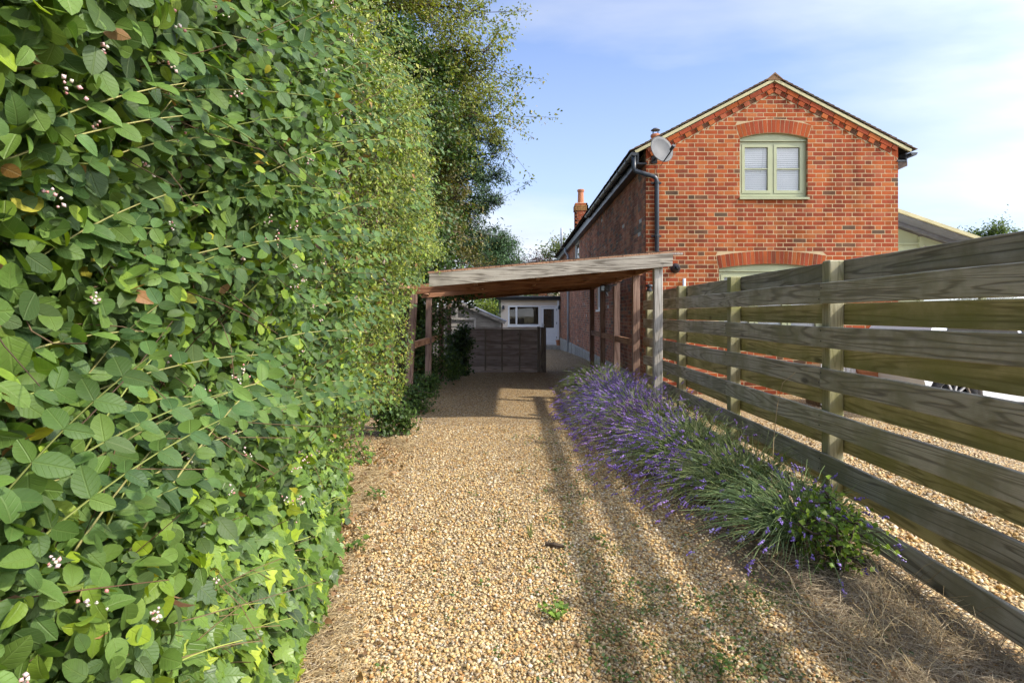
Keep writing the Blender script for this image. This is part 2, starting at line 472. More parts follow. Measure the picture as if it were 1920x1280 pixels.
        s.add(vs, fs)
    def mesh(s, name, o=(0, 0, 0)):
        me = bpy.data.meshes.new(name)
        me.from_pydata([(v[0] - o[0], v[1] - o[1], v[2] - o[2]) for v in s.v], [], s.f)
        c = np.ones((len(s.v), 4), dtype=np.float32); c[:, :3] = s.c
        a = me.color_attributes.new('col', 'FLOAT_COLOR', 'POINT'); a.data.foreach_set('color', c.ravel())
        me.update()
        return me
    def build(s, name, mat, parent=None, smooth=False, kind=None):
        o = (0, 0, 0) if parent is None else org(parent)
        me = s.mesh(name, o)
        if smooth: me.polygons.foreach_set('use_smooth', np.ones(len(me.polygons), dtype=bool))
        ob = link(name, me, mat, parent)
        if kind: ob['kind'] = kind
        return ob

def unit(a): return a / np.maximum(np.linalg.norm(a, axis=-1, keepdims=True), 1e-9)
def frames(n, t):
    n = unit(n); t = unit(t - (t * n).sum(1, keepdims=True) * n)
    return np.stack([np.cross(t, n), t, n], axis=2)
def scatter(tv, tf, R, sc, loc):
    V = np.einsum('nij,kj->nki', R, tv) * sc[:, None, None] + loc[:, None, :]
    Fc = tf[None] + (np.arange(len(loc)) * len(tv))[:, None, None]
    return V.reshape(-1, 3), Fc.reshape(-1, tf.shape[1])
def rnd_unit(n): return unit(rng.normal(size=(n, 3)))

# smooth value noise for lumpy surfaces, in numpy
_G = rng.random((64, 64, 64))
def vnoise(x, y, z):
    x, y, z = np.broadcast_arrays(np.asarray(x, float), np.asarray(y, float), np.asarray(z, float))
    i, j, k = np.floor(x).astype(int), np.floor(y).astype(int), np.floor(z).astype(int)
    f = [t - np.floor(t) for t in (x, y, z)]; f = [t * t * (3 - 2 * t) for t in f]
    r = 0
    for a in (0, 1):
        for b in (0, 1):
            for c in (0, 1):
                w = (f[0] if a else 1 - f[0]) * (f[1] if b else 1 - f[1]) * (f[2] if c else 1 - f[2])
                r = r + w * _G[(i + a) % 64, (j + b) % 64, (k + c) % 64]
    return r * 2 - 1

def in_view(P, mx=0.2):
    """points that the photograph's frame holds, with a margin for a step to the side"""
    Y = np.maximum(P[:, 1], 0.05)
    u = P[:, 0] / Y * 1140 / 1920; w = (P[:, 2] - H) / Y * 1140 / 1920
    return (P[:, 1] > 0.25) & (u > -0.5 - mx) & (u < 0.5 + mx) & (w > -0.36 - mx) & (w < 0.307 + mx)

def gz(x, y):
    """height of the drive: near level, then falling a little towards the annexe"""
    x = np.asarray(x, float); y = np.asarray(y, float)
    z = -0.34 * np.clip((y - 19) / 11, 0, 1) ** 1.1
    z = z + 0.010 * vnoise(x * 1.7 + 9, y * 0.9, 0.5) * (np.abs(x) < 20)
    return z
# ================================================================== GROUND
def grid_sheet(name, xs, ys, mat, dz, label):
    X, Y = np.meshgrid(xs, ys)
    V = np.stack([X.ravel(), Y.ravel(), (gz(X, Y) + dz).ravel()], 1)
    nx, ny = len(xs), len(ys)
    i = (np.arange(ny - 1)[:, None] * nx + np.arange(nx - 1)[None]).ravel()
    Fc = np.stack([i, i + 1, i + nx + 1, i + nx], 1)
    return tag(link(name, np_mesh(name, V, Fc, smooth=True), mat), label, None, None, 'structure')
far = [-600, -200, -60, -20]
grid_sheet('ground', np.array(far + list(np.arange(-8, 16, 1.0)) + [20, 60, 200, 600]), np.array([-300, -60, -10] + list(np.arange(-4, 45, 1.5)) + [60, 150, 500, 1200]), M['earth'], -0.06, 'earth beneath and around the gravel drive')
grid_sheet('gravel_drive', np.arange(-2.6, 13.0, 0.12), np.arange(-3.0, 32.0, 0.15), M['gravel'], 0.0, 'tan gravel drive running from the hedge to the annexe')

# ================================================================== BRICK HOUSE
HX0, HX1, HY = 2.275, 6.615, 10.46      # gable wall: left and right edge, its plane
HXC = 4.47                               # the ridge
SL = 0.52                                # roof slope
COSR = 1 / math.sqrt(1 + SL * SL); SINR = SL * COSR
def verge_z(x): return 5.385 - SL * abs(x - HXC)
house = thing('brick_house', 'red brick house with sage green windows and its gable towards the drive', 'house', (HXC, HY, 0))
BRICKS = [(0.287, 0.060, 0.019), (0.319, 0.076, 0.023), (0.239, 0.049, 0.018), (0.335, 0.095, 0.028), (0.207, 0.045, 0.019), (0.287, 0.079, 0.035), (0.272, 0.064, 0.017), (0.160, 0.044, 0.021), (0.092, 0.054, 0.032), (0.127, 0.059, 0.032), (0.343, 0.110, 0.039), (0.263, 0.055, 0.023)]
BW = np.array([10, 10, 9, 8, 8, 6, 9, 5, 1.0, 2.0, 4, 8]); BW = BW / BW.sum()
def pick_brick(): return int(rng.choice(len(BRICKS), p=BW))

WIN_U = (3.89, 5.06, 3.35, 4.41, 0.09)   # upper window: x0, x1, sill, spring of the arch, rise
WIN_L = (3.53, 5.34, 0.95, 2.165, 0.08)
def arch_geom(w):
    s = w[1] - w[0]; r = w[4]; R = (s * s / 4 + r * r) / (2 * r)
    return (w[0] + w[1]) / 2, w[3] + r - R, R
def arch_hw(w, z):
    """half the width that an opening and its brick arch take at height Z"""
    cx, cz, R = arch_geom(w)
    half = (w[1] - w[0]) / 2; r = R + 0.232
    if z < w[2] or z - cz >= r: return 0.0
    if z < w[3]: return half
    return min(math.sqrt(r * r - (z - cz) ** 2), half * (z - cz) / (w[3] - cz) + 0.008)
gable = MB()
poly = [(HX0 + .004, 0), (HX1 - .004, 0), (HX1 - .004, verge_z(HX1) - 0.02), (HXC, verge_z(HXC) - 0.02), (HX0 + .004, verge_z(HX0) - 0.02)]
# the wall's mortar body, in strips round the two windows
def wall_strip(x0, x1, z0, z1):
    def top(x): return min(z1, verge_z(x) - 0.02)
    pts = [(x0, z0), (x1, z0), (x1, top(x1))]
    if z1 > 4 and x0 < HXC < x1: pts.append((HXC, top(HXC)))
    pts.append((x0, top(x0)))
    gable.prism(pts, 'y', HY + 0.0, HY + 0.25)
xa, xb = HX0 + .004, HX1 - .004
wall_strip(xa, WIN_L[0], 0, 2.9); wall_strip(WIN_L[1], xb, 0, 2.9)
wall_strip(WIN_L[0], WIN_L[1], 0, WIN_L[2]); 
for w in (WIN_L, WIN_U):                 # above an opening: bridge with an arched underside
    cx, cz, R = arch_geom(w)
    n = 12; top = 2.9 if w is WIN_L else 9
    for i in range(n):
        a = w[0] + (w[1] - w[0]) * i / n; b = w[0] + (w[1] - w[0]) * (i + 1) / n
        f = lambda x: cz + math.sqrt(R * R - (x - cx) ** 2)
        ta = min(top, verge_z(a) - 0.02); tb = min(top, verge_z(b) - 0.02)
        gable.prism([(a, f(a)), (b, f(b)), (b, tb), (a, ta)], 'y', HY + 0.0, HY + 0.25)
wall_strip(xa, WIN_U[0], 2.9, 9); wall_strip(WIN_U[1], xb, 2.9, 9)
gable.box(WIN_U[0], WIN_U[1], HY + 0.0, HY + 0.25, 2.9, WIN_U[2])
gable_wall = gable.build('gable_wall', M['mortar'], house)

BD = 0.05
brick_meshes = {}
def brick_mesh(w, ci, k):
    key = (round(w, 3), ci, k)
    if key not in brick_meshes:
        b = MB(BRICKS[ci]); rs = random.Random(hash(key) & 0xffff)
        j = lambda: rs.uniform(-0.002, 0.002)
        x0, x1, z0, z1 = -w / 2, w / 2, -0.0312, 0.0312
        fr = [(x0 + j(), 0, z0 + j()), (x1 + j(), 0, z0 + j()), (x1 + j(), 0, z1 + j()), (x0 + j(), 0, z1 + j())]
        bk = [(x0, BD, z0), (x1, BD, z0), (x1, BD, z1), (x0, BD, z1)]
        b.add(fr + bk, [(0, 1, 2, 3), (0, 4, 5, 1), (1, 5, 6, 2), (2, 6, 7, 3), (3, 7, 4, 0)])
        me = b.mesh('brick'); me.materials.append(M['brick']); brick_meshes[key] = me
    return brick_meshes[key]
cand, rest = [], MB()
def lo_hi(z):
    d = (5.385 - 0.205 - z) / SL
    return max(HX0, HXC - d), min(HX1, HXC + d)
COURSE = 0.0745
for c in range(0, 72):
    zc = 0.0372 + c * COURSE
    z0, z1 = zc - 0.0312, zc + 0.0312
    lo, hi = HX0, HX1
    band = 0.205 / COSR * 1.0            # the raked band beneath the verge takes this much
    zz = zc - 0.031
    for sgn in (0, 1):
        d = (5.385 - band * 1.0 - zz) / SL
        if sgn == 0: lo = max(lo, HXC - d)
        else: hi = min(hi, HXC + d)
    if hi - lo < 0.1: continue
    x = HX0 - (0.0 if c % 2 == 0 else 0.1690) ; i = 0
    w_ = WIN_L if zc < 2.7 else WIN_U
    cx, cz, R = arch_geom(w_)
    h0, h1 = arch_hw(w_, z0), arch_hw(w_, z1)
    ez = lambda x: cz + math.sqrt(max((R + .238) ** 2 - (x - cx) ** 2, 0))
    while x < hi:
        w = 0.213 if i % 2 == 0 else 0.1005
        a, b = x, x + w
        x += w + 0.0125; i += 1
        a, b = max(a, lo), min(b, hi)
        if b - a < 0.012: continue
        L0, H0 = lo_hi(z0); L1, H1 = lo_hi(z1)
        quads = []
        if h0 <= 0 and h1 <= 0 or b < cx - max(h0, h1) or a > cx + max(h0, h1): quads = [[a, b, b, a, z0, z0]]
        elif h1 <= 0: quads = [[a, b, b, a, min(max(z0, ez(a)), z1 - .004), min(max(z0, ez(b)), z1 - .004)]]
        else:
            if a < cx - min(h0, h1) - .012: quads.append([a, min(b, cx - h0), min(b, cx - h1), a, z0, z0])
            if b > cx + min(h0, h1) + .012: quads.append([max(a, cx + h0), b, b, max(a, cx + h1), z0, z0])
        ci = pick_brick()
        for (bl, brr, tr, tl_, zl, zr) in quads:
            bl, tl_ = max(bl, L0), max(tl_, L1); brr, tr = min(brr, H0), min(tr, H1)
            if brr - bl < .008: continue
            if tr < tl_: tr = tl_ = min(max((tr + tl_) / 2, bl), brr)
            isfull = abs(tr - tl_ - .213) < 1e-4 and abs(brr - bl - .213) < 1e-4 and zl == zr == z0
            cand.append((bl, brr, tr, tl_, zl, zr, z1, zc, ci, isfull))
full = [i for i, q in enumerate(cand) if q[9] and q[7] > 1.85 and not (q[7] < 2.6 and q[0] > 4.9)]
parts_i = set(sorted(full, key=lambda i: (-min(cand[i][7], 3.6), cand[i][0]))[:300])
for i, (bl, brr, tr, tl_, zl, zr, zt, zc, ci, isfull) in enumerate(cand):
    dy = random.uniform(-0.0022, -0.0008)
    if i in parts_i:
        link('brick', brick_mesh(0.213, ci, i % 3), None, gable_wall, (bl + 0.1065 - HXC, dy, zc))
    else:
        rest.col = BRICKS[ci]; j = lambda: random.uniform(-0.002, 0.002)
        n0 = [(bl + j(), HY + dy, zl + j()), (brr + j(), HY + dy, zr + j()), (tr + j(), HY + dy, zt + j()), (tl_ + j(), HY + dy, zt + j())]
        bk = [(v[0], HY + BD, v[2]) for v in n0]
        rest.add(n0 + bk, [(0, 1, 2, 3), (0, 4, 5, 1), (1, 5, 6, 2), (2, 6, 7, 3), (3, 7, 4, 0)])
rest.build('brickwork', M['brick'], gable_wall, kind='stuff')

# arches: each brick on end is its own piece
for w, n in ((WIN_U, 17), (WIN_L, 26)):
    cx, cz, R = arch_geom(w)
    th = math.asin((w[1] - w[0]) / 2 / R)
    for i in range(n):
        t0 = -th + 2 * th * i / n + 0.004 / R; t1 = -th + 2 * th * (i + 1) / n - 0.004 / R
        b = MB(BRICKS[int(rng.choice([0, 1, 2, 4, 6, 11, 3, 7], p=[.2, .14, .18, .14, .14, .12, .05, .03]))])
        dy = random.uniform(-0.004, 0.0)
        q = []
        for (t, r) in ((t0, R + 0.003), (t1, R + 0.003), (t1, R + 0.222), (t0, R + 0.222)): q.append((cx + r * math.sin(t), cz + r * math.cos(t)))
        b.prism(q, 'y', HY + dy - 0.001, HY + BD)
        b.build('arch_brick', M['brick'], gable_wall)

# raked stretcher course and dentil course under the verge
for sg in (-1, 1):
    ux = Vector((sg * COSR, 0, -SINR)); un = Vector((-sg * SINR * -1, 0, -COSR)); un = Vector((-sg * SINR, 0, -COSR))
    apex = Vector((HXC, HY, 5.385))
    Ltot = (abs((HX0 if sg < 0 else HX1) - HXC)) / COSR
    u = 0.055
    k = 0
    while u < Ltot - 0.03:
        L = min(0.215, Ltot - u)
        b = MB(BRICKS[pick_brick() if random.random() < .3 else int(rng.choice([0, 2, 4, 6, 11]))])
        c = apex + ux * (u + L / 2) + un * 0.062 + Vector((0, -0.014 + BD / 2 - .01, 0))
        b.obox(c, (ux, Vector((0, 1, 0)), un), (L / 2, BD / 2 + 0.01, 0.034))
        b.build('verge_brick', M['brick'], gable_wall)
        # below each stretcher one projecting dentil header and one set back
        for (uu, dy, pool) in ((u + 0.040, -0.032, [0, 1, 5, 3]), (u + 0.154, -0.004, [7, 4, 9, 2])):
            if uu + 0.06 > Ltot: continue
            d = MB(BRICKS[int(rng.choice(pool))])
            d.obox(apex + ux * (uu + 0.051) + un * 0.140 + Vector((0, dy + 0.03, 0)), (ux, Vector((0, 1, 0)), un), (0.051, 0.03, 0.035))
            d.build('dentil_brick', M['brick'], gable_wall)
        u += 0.2265; k += 1

b = MB(BRICKS[4]); b.prism([(HXC - .075, 5.385 - .235), (HXC, 5.385 - .196), (HXC + .075, 5.385 - .235), (HXC + .06, 5.385 - .06), (HXC, 5.385 - .030), (HXC - .06, 5.385 - .06)], 'y', HY - .012, HY + .04); b.build('verge_brick', M['brick'], gable_wall)
b = MB(); b.prism([(HXC - .07, 5.33), (HXC + .07, 5.33), (HXC + .04, 5.385), (HXC, 5.405), (HXC - .04, 5.385)], 'y', HY - .004, HY + .03); b.build('verge_filler', M['mortar'], gable_wall)
for (xe, xi) in ((HX0 + .003, HX0 + .11), (HX1 - .003, HX1 - .11)):
    b = MB(BRICKS[0]); b.prism([(xe, verge_z(xe) - .205), (xi, verge_z(xi) - .205), (xi, verge_z(xi) - .03), (xe, verge_z(xe) - .03)], 'y', HY - .003, HY + .04); b.build('verge_brick', M['brick'], gable_wall)
# side wall along the drive, its bricks, plinth and openings
YE = 30.0
sw = MB()
SWIN = [(15.75, 16.45, 1.50, 2.15), (21.2, 22.6, 3.05, 3.98)]
def side_strip(y0, y1, z0, z1): sw.box(HX0 + 0.005, HX0 + 0.25, y0, y1, z0, z1)
side_strip(HY + 0.25, 15.75, -0.5, 4.2); side_strip(16.45, 21.2, -0.5, 4.2); side_strip(22.6, YE, -0.5, 4.2)
side_strip(15.75, 16.45, -0.5, 1.5); side_strip(15.75, 16.45, 2.15, 4.2); side_strip(21.2, 22.6, -0.5, 3.05); side_strip(21.2, 22.6, 3.98, 4.2)
side_wall = sw.build('side_wall', M['mortar_side'], house)
sb = MB()
SB = [(0.375, 0.156, 0.090), (0.425, 0.181, 0.102), (0.325, 0.131, 0.082), (0.450, 0.213, 0.120), (0.250, 0.125, 0.084), (0.188, 0.144, 0.108), (0.400, 0.194, 0.120), (0.350, 0.138, 0.074)]
for c in range(1, 53):
    zc = 0.22 + c * COURSE
    if zc > 4.0: break
    y = HY + (0.002 if c % 2 else 0.112 - 0.1) ; i = c % 2
    while y < 29.9:
        w = 0.215 if i % 2 == 0 else 0.1025
        a, b = y, min(y + w, 29.9); y += w + 0.011; i += 1
        if any(b > s[0] - .02 and a < s[1] + .02 and s[2] - .03 < zc < s[3] + .03 for s in SWIN): continue
        sb.col = SB[random.randrange(len(SB))] if random.random() > 0.004 else (0.5, 0.47, 0.42)
        dx = random.uniform(-0.005, 0.003); j = lambda: random.uniform(-0.003, 0.003)
        fr = [(HX0 + dx + j(), a + j(), zc - .0325 + j()), (HX0 + dx + j(), a + j(), zc + .0325 + j()), (HX0 + dx + j(), b + j(), zc + .0325 + j()), (HX0 + dx + j(), b + j(), zc - .0325 + j())]
        bk = [(HX0 + BD, v[1], v[2]) for v in fr]
        sb.add(fr + bk, [(3, 2, 1, 0)[::-1], (0, 4, 5, 1)[::-1], (1, 5, 6, 2)[::-1], (2, 6, 7, 3)[::-1], (3, 7, 4, 0)[::-1]])
sb.build('brickwork', M['brick'], side_wall, kind='stuff')
pl = MB()
yy = HY + 0.02
while yy < 29.5:                          # rough cemented stones of the plinth
    L = random.uniform(0.35, 0.7)
    zb = float(gz(2.2, yy)) - 0.1
    pl.obox((HX0 + 0.03 - 0.02, yy + L / 2, (zb + 0.25) / 2 + 0.0), ((1, 0, 0), (0, 1, 0), (0, 0, 1)), (0.07 + random.uniform(-.02, .02), L / 2 - 0.005, (0.25 - zb) / 2 + random.uniform(-.02, .01)), 0.02)
    yy += L
pl.build('plinth', M['concrete'], house)
oth = MB()
oth.box(HX1 - 0.26, HX1 - 0.008, HY + 0.251, YE, -0.5, 4.2); oth.box(HX0 + .26, HX1 - .27, YE - .25, YE - .005, -0.5, 4.2)
oth.build('far_walls', M['brick'], house)
for o in (bpy.data.objects['far_walls'],):
    pass

# roof: stepped courses of plain tiles on both slopes, ridge tiles, verge boards
rf = MB((0.10, 0.07, 0.05))
OV = 0.05                                # verge overhang in front of the gable
for sg in (-1, 1):
    ux = Vector((sg * COSR, 0, -SINR)); un = Vector((sg * SINR, 0, COSR))
    base = Vector((HXC, 0, 5.385))
    Lr = (HXC - 2.06) / COSR if sg < 0 else (6.83 - HXC) / COSR
    rf.obox(base + ux * Lr / 2 + un * 0.045 + Vector((0, (HY - OV + YE + .3) / 2 + .02, 0)), (ux, Vector((0, 1, 0)), un), (Lr / 2, (YE + .3 - HY + OV) / 2 - .02, 0.012))
roof = rf.build('roof', M['roofsheet'], house)
tl = MB()
for sg in (-1, 1):
    ux = Vector((sg * COSR, 0, -SINR)); un = Vector((sg * SINR, 0, COSR))
    base = Vector((HXC, 0, 5.385))
    Lr = (HXC - 2.05) / COSR if sg < 0 else (6.85 - HXC) / COSR
    ncr = int(Lr / 0.10)
    tilt = 0.09
    uxx = (ux * math.cos(tilt) + un * math.sin(tilt)).normalized(); unn = (un * math.cos(tilt) - ux * math.sin(tilt)).normalized()
    for c in range(ncr):
        u = Lr - 0.085 - c * 0.10
        y = HY - OV - 0.012 - (0.0 if c % 2 else 0.0)
        first = True
        while y < YE + .25:
            Lt = 0.165 * (1.5 if (first and c % 2) else 1) if y < 13.5 else 2.4
            t = random.uniform(0.7, 1.25); tl.col = (0.115 * t, 0.075 * t, 0.05 * t) if random.random() > .25 else (0.10 * t, 0.085 * t, 0.055 * t)
            tl.obox(base + ux * (u) + un * (0.069 + random.uniform(-.002, .003)) + Vector((0, y + Lt / 2, 0)), (uxx, Vector((0, 1, 0)), unn), (0.115, Lt / 2 - 0.002, 0.006))
            y += Lt; first = False
tl.build('tiles', M['tile'], roof, kind='stuff')
y = HY - OV - 0.02; k = 0
while y < YE:
    L = 0.45 if y < 16 else 3.0
    b = MB((0.20, 0.115, 0.06) if k == 0 else (0.14, 0.08, 0.05))
    b.prism([(HXC - 0.17, 5.37), (HXC - 0.15, 5.375), (HXC, 5.485), (HXC + 0.15, 5.375), (HXC + 0.17, 5.37), (HXC, 5.515)], 'y', y, y + L - 0.006)
    if k == 0: b.prism([(HXC - 0.145, 5.385), (HXC + 0.145, 5.385), (HXC, 5.48)], 'y', y + 0.01, y + .05)
    b.build('ridge_tile', M['tile'], roof)
    y += L; k += 1
for sg in (-1, 1):
    ux = Vector((sg * COSR, 0, -SINR)); un = Vector((sg * SINR, 0, COSR))
    Lr = (HXC - 2.10) / COSR if sg < 0 else (6.80 - HXC) / COSR
    b = MB()
    b.obox(Vector((HXC, HY - 0.028, 5.385)) + ux * (Lr / 2 + .01) + un * 0.012, (ux, Vector((0, 1, 0)), un), (Lr / 2, 0.022, 0.024))
    b.build('verge_board', M['verge'], house)

# eaves: fascia, soffit, gutter, downpipe
e = MB(); e.box(2.125, 2.150, HY - 0.02, YE + .2, 3.96, 4.145); e.box(6.735, 6.760, HY - .02, YE + .2, 4.0, 4.145); e.build('fascia', M['pvc'], house)
e = MB(); e.box(2.151, HX0 + .02, HY - 0.015, YE + .2, 3.955, 3.985); e.box(HX1 - .02, 6.734, HY - .015, YE + .2, 4.0, 4.03); e.build('soffit', M['pvc'], house)
cb = MB((0.10, 0.075, 0.06))
cb.prism([(HX1 + .001, 3.86), (HX1 + .16, 3.93), (HX1 + .16, 4.0), (HX1 + .001, 4.0)], 'y', HY + 0.0, HY + 0.22)
cb.build('corbel', M['brick'], house)
def gutter(xc, y0, y1, zc, name, r=0.058):
    b = MB(); n = 10
    prof = [(xc + r * math.cos(PI + PI * i / n), zc + r * math.sin(PI + PI * i / n)) for i in range(n + 1)]
    prof += [(xc + (r - .006) * math.cos(2 * PI - PI * i / n), zc + (r - .006) * math.sin(2 * PI - PI * i / n)) for i in range(n + 1)]
    b.prism(prof, 'y', y0, y1)
    b.prism(prof[:n + 1], 'y', y0 - .004, y0 + .002)
    return b.build(name, M['pvc'], house)
g1 = gutter(2.063, HY - 0.10, 17.2, 4.135, 'gutter')
br = MB()
for yb in np.arange(10.9, 17.2, 0.85): br.box(1.998, 2.125, yb, yb + .03, 4.065, 4.075); br.box(1.996, 2.003, yb, yb + .03, 4.07, 4.145)
br.build('bracket', M['pvc'], g1)
g2 = gutter(6.825, HY - 0.10, YE, 4.135, 'gutter')
dp = MB()
px = 2.45
dp.tube([(2.063, HY - 0.03, 4.10), (2.063, HY - 0.03, 3.87), (2.085, HY - .035, 3.835), (2.40, HY - .055, 3.735), (px - .01, HY - .062, 3.70), (px, HY - .062, 3.64), (px, HY - .062, 0.02)], 0.038, 12)
dpo = dp.build('downpipe', M['slate'], house, smooth=True)
c = MB()
for z in (3.63, 2.72, 1.75, 0.8):
    c.lathe([(0.046, -.025), (0.048, 0), (0.046, .025)], (px, HY - .062, z), 12)
    c.box(px - .085, px + .085, HY - .03, HY - .004, z - .012, z + .012)
c.build('pipe_clip', M['pvc'], dpo)

# windows of the gable
def gable_window(w, lights, bars):
    x0, x1, z0, z1, r = w
    cx, cz, R = arch_geom(w)
    yf = HY + 0.065                       # face of the frame
    t = 0.055
    fr = MB()
    for b_ in ((x0 + .002, x0 + t), (x1 - t, x1 - .002)): fr.box(*b_, yf, yf + .09, z0 + .06, z1 - 0.035)
    fr.box(x0 + t, x1 - t, yf, yf + .09, z1 - .035 - t, z1 - .035); fr.box(x0 + t, x1 - t, yf, yf + .09, z0 + .06, z0 + .06 + t)
    lw = (x1 - x0 - 2 * t) / lights
    for i in range(1, lights): fr.box(x0 + t + lw * i - .022, x0 + t + lw * i + .022, yf, yf + .09, z0 + .06 + t, z1 - .035 - t)
    win = fr.build('window', M['sage'], house)
    hd = MB(); n = 14
    pts = [(x0 + .002, z1 - .034), (x1 - .002, z1 - .034)] + [(x1 - .002 - (x1 - x0 - .004) * i / n, cz + math.sqrt(R * R - (x1 - .002 - (x1 - x0 - .004) * i / n - cx) ** 2) - .002) for i in range(n + 1)]
    hd.prism(pts, 'y', yf - .012, yf + .07); hd.box(x0 + .002, x1 - .002, yf - .03, yf - .013, z1 - .046, z1 - .030); hd.build('arch_board', M['sage'], win)
    s = MB(); s.prism([(HY - .045, z0 + .0), (HY - .045, z0 + .035), (yf + .06, z0 + .058), (yf + .06, z0)], 'x', x0 - .012, x1 + .012); s.build('sill', M['sage'], win)
    for i in range(lights):
        a, b = x0 + t + lw * i + (.003 if i == 0 else .025), x0 + t + lw * (i + 1) - (.003 if i == lights - 1 else .025)
        za, zb = z0 + .06 + t + .003, z1 - .035 - t - .003
        sh = MB(); q = .052
        sh.box(a, a + q, yf - .008, yf + .05, za, zb); sh.box(b - q, b, yf - .008, yf + .05, za, zb)
        sh.box(a + q, b - q, yf - .008, yf + .05, za, za + q); sh.box(a + q, b - q, yf - .008, yf + .05, zb - q, zb)
        if bars: zm = (za + zb) / 2 - .0; sh.box(a + q, b - q, yf + .0, yf + .04, zm - .009, zm + .009)
        sh.build('sash', M['sage'], win)
        g = MB(); g.box(a + q, b - q, yf + .018, yf + .024, za + q, zb - q); g.build('pane', M['glass'], win)
    bl = MB(); zt = z1 - .05 - t
    nsl = int((zt - z0 - .12) / 0.036)
    for i in range(nsl):
        zc = z0 + .13 + i * .036
        bl.obox(((x0 + x1) / 2, yf + .075, zc), ((1, 0, 0), (0, math.cos(1.1), math.sin(1.1)), (0, -math.sin(1.1), math.cos(1.1))), ((x1 - x0) / 2 - .06, .0195, .0012))
    bl.build('blind', M['blind'], win)
    if bars:
        cd_ = MB(); cd_.tube([(x0 + .46, yf + .07, zt), (x0 + .44, yf + .07, zt - .35), (x0 + .40, yf + .068, zt - .47)], .004, 5); cd_.build('blind_cord', M['metal'], win)
        hg = MB()
        for z in (z0 + .17, z1 - .17): hg.box(x0 + .008, x0 + .022, yf - .012, yf, z - .035, z + .035)
        hg.build('hinge', M['white'], win)
    rm = MB(); rm.box(x0 + .0, x1 - .0, yf + .30, yf + .32, z0, z1 + r); rm.build('room_backing', M['dark'], win)
gable_window(WIN_U, 2, True)
gable_window(WIN_L, 3, False)

# side windows: white frames
for (y0, y1, z0, z1) in SWIN:
    f = MB(); X = HX0 + .02
    f.box(X, X + .07, y0, y0 + .06, z0, z1); f.box(X, X + .07, y1 - .06, y1, z0, z1); f.box(X, X + .07, y0 + .06, y1 - .06, z1 - .06, z1); f.box(X, X + .07, y0 + .06, y1 - .06, z0, z0 + .06)
    f.box(HX0 - .05, X + .07, y0 - .05, y1 + .05, z0 - .05, z0 - .003)
    wv = f.build('window', M['white'], house)
    p = MB(); p.box(X + .03, X + .036, y0 + .06, y1 - .06, z0 + .06, z1 - .06); p.build('pane', M['glass'], wv)
    p = MB(); p.box(X + .15, X + .17, y0, y1, z0, z1); p.build('room_backing', M['dark'], wv)
# pale downpipe and stub far along the side
p = MB(); p.tube([(2.10, 24.6, 4.05), (2.10, 24.6, 3.9), (2.20, 24.6, 3.75), (2.21, 24.6, -.12)], .05, 10); p.build('downpipe', M['pipe'], house, smooth=True)
p = MB(); p.tube([(2.02, 25.6, 4.15), (2.02, 25.6, 5.0)], .05, 10); p.tube([(2.02, 25.6, 4.2), (2.35, 25.6, 4.2)], .05, 10); p.build('vent_pipe', M['pipe'], house, smooth=True)

# chimneys
def chimney(x, y, w, z0, z1, pots, cowl=None):
    ch = MB((0.22, 0.075, 0.04))
    st = ch
    st.box(x - w / 2 + .006, x + w / 2 - .006, y - w / 2 + .006, y + w / 2 - .006, z0, z1)
    so = st.build('chimney', M['mortar_side'], house)
    bb = MB()
    n = int((z1 - z0) / COURSE)
    for c in range(n):
        zc = z0 + (c + .5) * COURSE
        grow = 0.03 if n - 4 <= c <= n - 2 else 0.0
        W_ = w + 2 * grow
        for (ox, oy, dx, dy) in ((-W_ / 2, -W_ / 2, 1, 0), (W_ / 2, -W_ / 2, 0, 1), (W_ / 2, W_ / 2, -1, 0), (-W_ / 2, W_ / 2, 0, -1)):
            u = 0.0 if c % 2 else -0.11
            while u < W_ - .03:
                a, b_ = max(u, 0), min(u + .215, W_); u += .225
                if b_ - a < .03: continue
                bb.col = BRICKS[pick_brick()] if grow == 0 else (0.26, 0.13, 0.045)
                m_ = (a + b_) / 2
                ax = Vector((dx, dy, 0)); nn = Vector((dy, -dx, 0))
                bb.obox(Vector((x + ox, y + oy, zc)) + ax * m_ - nn * .03, (ax, nn, (0, 0, 1)), ((b_ - a) / 2, .03, .032))
    bb.build('brickwork', M['brick'], so, kind='stuff')
    for (pxx, top) in pots:
        q = MB(); q.lathe([(.17, z1 - .01), (.13, z1 + .03), (.125, z1 + .10), (.115, top - .12), (.115, top - .10), (.145, top - .08), (.145, top - .02), (.12, top), (.09, top), (.09, top - .2)], (pxx, y, 0), 18)
        q.build('chimney_pot', M['terra'], so, smooth=False)
        if cowl == pxx:
            q = MB(); q.lathe([(.002, top + .185), (.07, top + .175), (.135, top + .125), (.14, top + .115), (.12, top + .115), (.002, top + .12)], (pxx, y, 0), 18)
            for k in range(4): q.box(pxx + .1 * math.cos(k * PI / 2 + .4) - .007, pxx + .1 * math.cos(k * PI / 2 + .4) + .007, y + .1 * math.sin(k * PI / 2 + .4) - .007, y + .1 * math.sin(k * PI / 2 + .4) + .007, top - .01, top + .12)
            q.build('cowl', M['pvc'], so)
chimney(2.74, 24.8, 0.49, 4.3, 5.88, [(2.74, 6.46)])
chimney(4.42, 18.0, 0.85, 4.9, 6.40, [(4.20, 6.70), (4.66, 6.80)], cowl=4.20)

